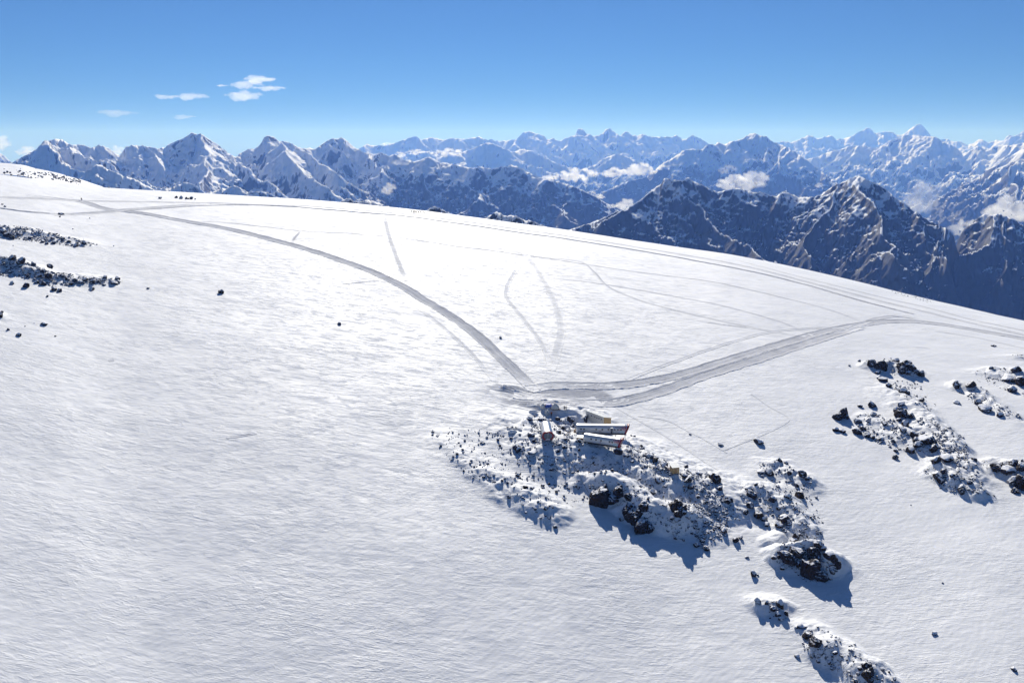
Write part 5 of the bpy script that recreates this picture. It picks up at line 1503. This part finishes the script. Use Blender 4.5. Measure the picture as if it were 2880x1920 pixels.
def cloud(px, py, hw, hh, dist, label, seed, group=None, tau=5.0, n=55, puff=0.36, tilt=0.0, flat=False):
    """photo pixels for centre and half sizes; dist in metres"""
    R = np.random.default_rng(seed)
    th, t = ray(px, py)
    c = Vector((dist * math.sin(th), dist * math.cos(th), CZ + float(t) * dist))
    u = dist / FPX
    W, H = hw * u, hh * u
    V, F = [], []; nv = 0
    bm = bmesh.new(); bmesh.ops.create_icosphere(bm, subdivisions=2, radius=1.0)
    V0 = np.array([v.co[:] for v in bm.verts]); F0 = np.array([[v.index for v in f.verts] for f in bm.faces]); bm.free()
    for i in range(n):
        a = R.uniform(-1, 1); 
        env = (1 - abs(a) ** 2.0)
        x = a * W; z = R.uniform(-.8, .8) * H * env * (0.5 if flat else 1) + tilt * a * H
        y = R.normal(0, .3) * (W * .5 if not flat else W * .5)
        rr = H * R.uniform(puff * .55, puff * 1.25) * (0.45 + .55 * env)
        sc = np.array([rr * (R.uniform(1.2, 2.0) if not flat else R.uniform(1.8, 3.6)), rr * (1.2 if not flat else 2), rr * (1 if not flat else .8)])
        V.append(V0 * sc + np.array([x, y, z])); F.append(F0 + nv); nv += len(V0)
    V = np.concatenate(V)
    ca, sa = math.cos(-th), math.sin(-th)
    V = np.stack([V[:, 0] * ca - V[:, 1] * sa, V[:, 0] * sa + V[:, 1] * ca, V[:, 2]], 1)
    me = tri_mesh('cloud', V, np.concatenate(F), True)
    me.materials.append(cloud_mat('cloud_vapour', tau / (2.2 * H)))
    o = bpy.data.objects.new('cloud', me); o.location = c
    put(o, label=label, cat='cloud', group=group)
    r = o.modifiers.new('fuse', 'REMESH'); r.mode = 'VOXEL'; r.voxel_size = max(H / 14, W / 90)
    for sc_, st_ in (((0.9, .75), (0.35, .45), (.15, .2)) if not flat else ((2.2, .7), (.8, .6), (.3, .3))):
        tx = bpy.data.textures.new('cloud_puffs', 'CLOUDS'); tx.noise_scale = H * sc_; tx.noise_depth = 3
        d = o.modifiers.new('billow', 'DISPLACE'); d.texture = tx; d.strength = H * st_; d.mid_level = .55; d.texture_coords = 'LOCAL'
    return o

for i, (x, y, hw, hh, ta, lb) in enumerate([
    (602, 182, 30, 9, .9, 'topmost small wisp of cloud in the blue sky'), (570, 195, 28, 9, .9, 'rounded wisp of cloud under the topmost one'), (563, 219, 32, 11, 1.0, 'largest lower wisp of cloud in the sky cluster'), (622, 203, 30, 6, .8, 'thin flat wisp of cloud at the right of the cluster'),
    (510, 197, 11, 2.5, .7, 'tiny flat wisp of cloud left of the cluster'), (382, 221, 22, 6, .6, 'left one of two lens-shaped wisps of cloud'), (443, 221, 28, 8, .7, 'right one of two lens-shaped wisps of cloud'), (272, 258, 34, 9, .4, 'faint broad wisp of cloud at the left of the sky'), (422, 268, 20, 5, .4, 'faint low wisp of cloud above the left peaks')]):
    cloud(x * DS, y * DS, hw * DS, hh * 1.45 * DS, 30000, lb, 900 + i, 'high wisps of cloud', tau=ta * .6, n=22, puff=.5, flat=True)
LOW = [(4, 404, 18, 17, 17000, 'cumulus cloud at the far left edge behind the ridge', 2.5), (76, 425, 24, 12, 17000, 'low cumulus cloud behind the first left peak', 2.5), (326, 425, 22, 14, 15000, 'small cloud in the saddle between left peaks', 2.0),
       (1090, 406, 20, 5, 19000, 'thin bright cloud strip on the far crest', 2.5), (1172, 428, 34, 8, 13500, 'left part of the cloud bank under the far peaks', 3.5), (1262, 430, 52, 13, 13500, 'right part of the cloud bank under the far peaks', 3.5), (1128, 437, 12, 8, 13000, 'small cloud puff left of the far bank', 2.5), (1299, 462, 14, 6, 11500, 'tiny cloud over the middle ridge', 2.5),
       (1131, 456, 30, 10, 7600, 'wisp of cloud hanging on the left ridge', 0.9), (1093, 532, 18, 17, 6900, 'small mist puff on the dark left slope', 1.6), (1548, 500, 26, 9, 11000, 'low cloud at the left end of the valley bank', 4), (1625, 492, 62, 19, 11000, 'long white cloud bank lying in the valley', 5), (1724, 486, 30, 15, 11500, 'short cloud in the middle of the valley bank', 4), (1800, 479, 54, 20, 11500, 'right cloud of the valley bank against the blue massif', 4.5),
       (1672, 550, 30, 10, 9500, 'cloud strip lying behind the falling ridge', 4), (1724, 580, 14, 6, 9500, 'lowest small cloud behind the falling ridge', 3), (1757, 576, 22, 16, 6500, 'cloud puff behind the left shoulder of the dark mountain', 4),
       (2060, 515, 40, 22, 7000, 'left billow of the cloud rising behind the dark mountain', 3.0), (2115, 508, 38, 28, 7000, 'right billow of the cloud rising behind the dark mountain', 3.0), (2048, 478, 26, 12, 7200, 'thin torn wisp above the cloud behind the dark mountain', .7), (2303, 522, 10, 7, 7000, 'tiny cloud left of the dark summit', 1.5),
       (2593, 562, 30, 40, 6800, 'tall misty cloud right of the dark summit', 1.6), (2710, 640, 30, 22, 6500, 'cloud in the gap left of the right edge summit', 4), (2845, 592, 54, 36, 6500, 'big bright cloud at the right edge behind the summit', 5)]
for i, (x, y, hw, hh, d, lb, ta) in enumerate(LOW):
    cloud(x, y, hw, hh, d, lb, 950 + i, 'low clouds among the ranges', tau=ta * .6, tilt=(-.5 if 'strip' in lb and x > 1600 else 0.15))
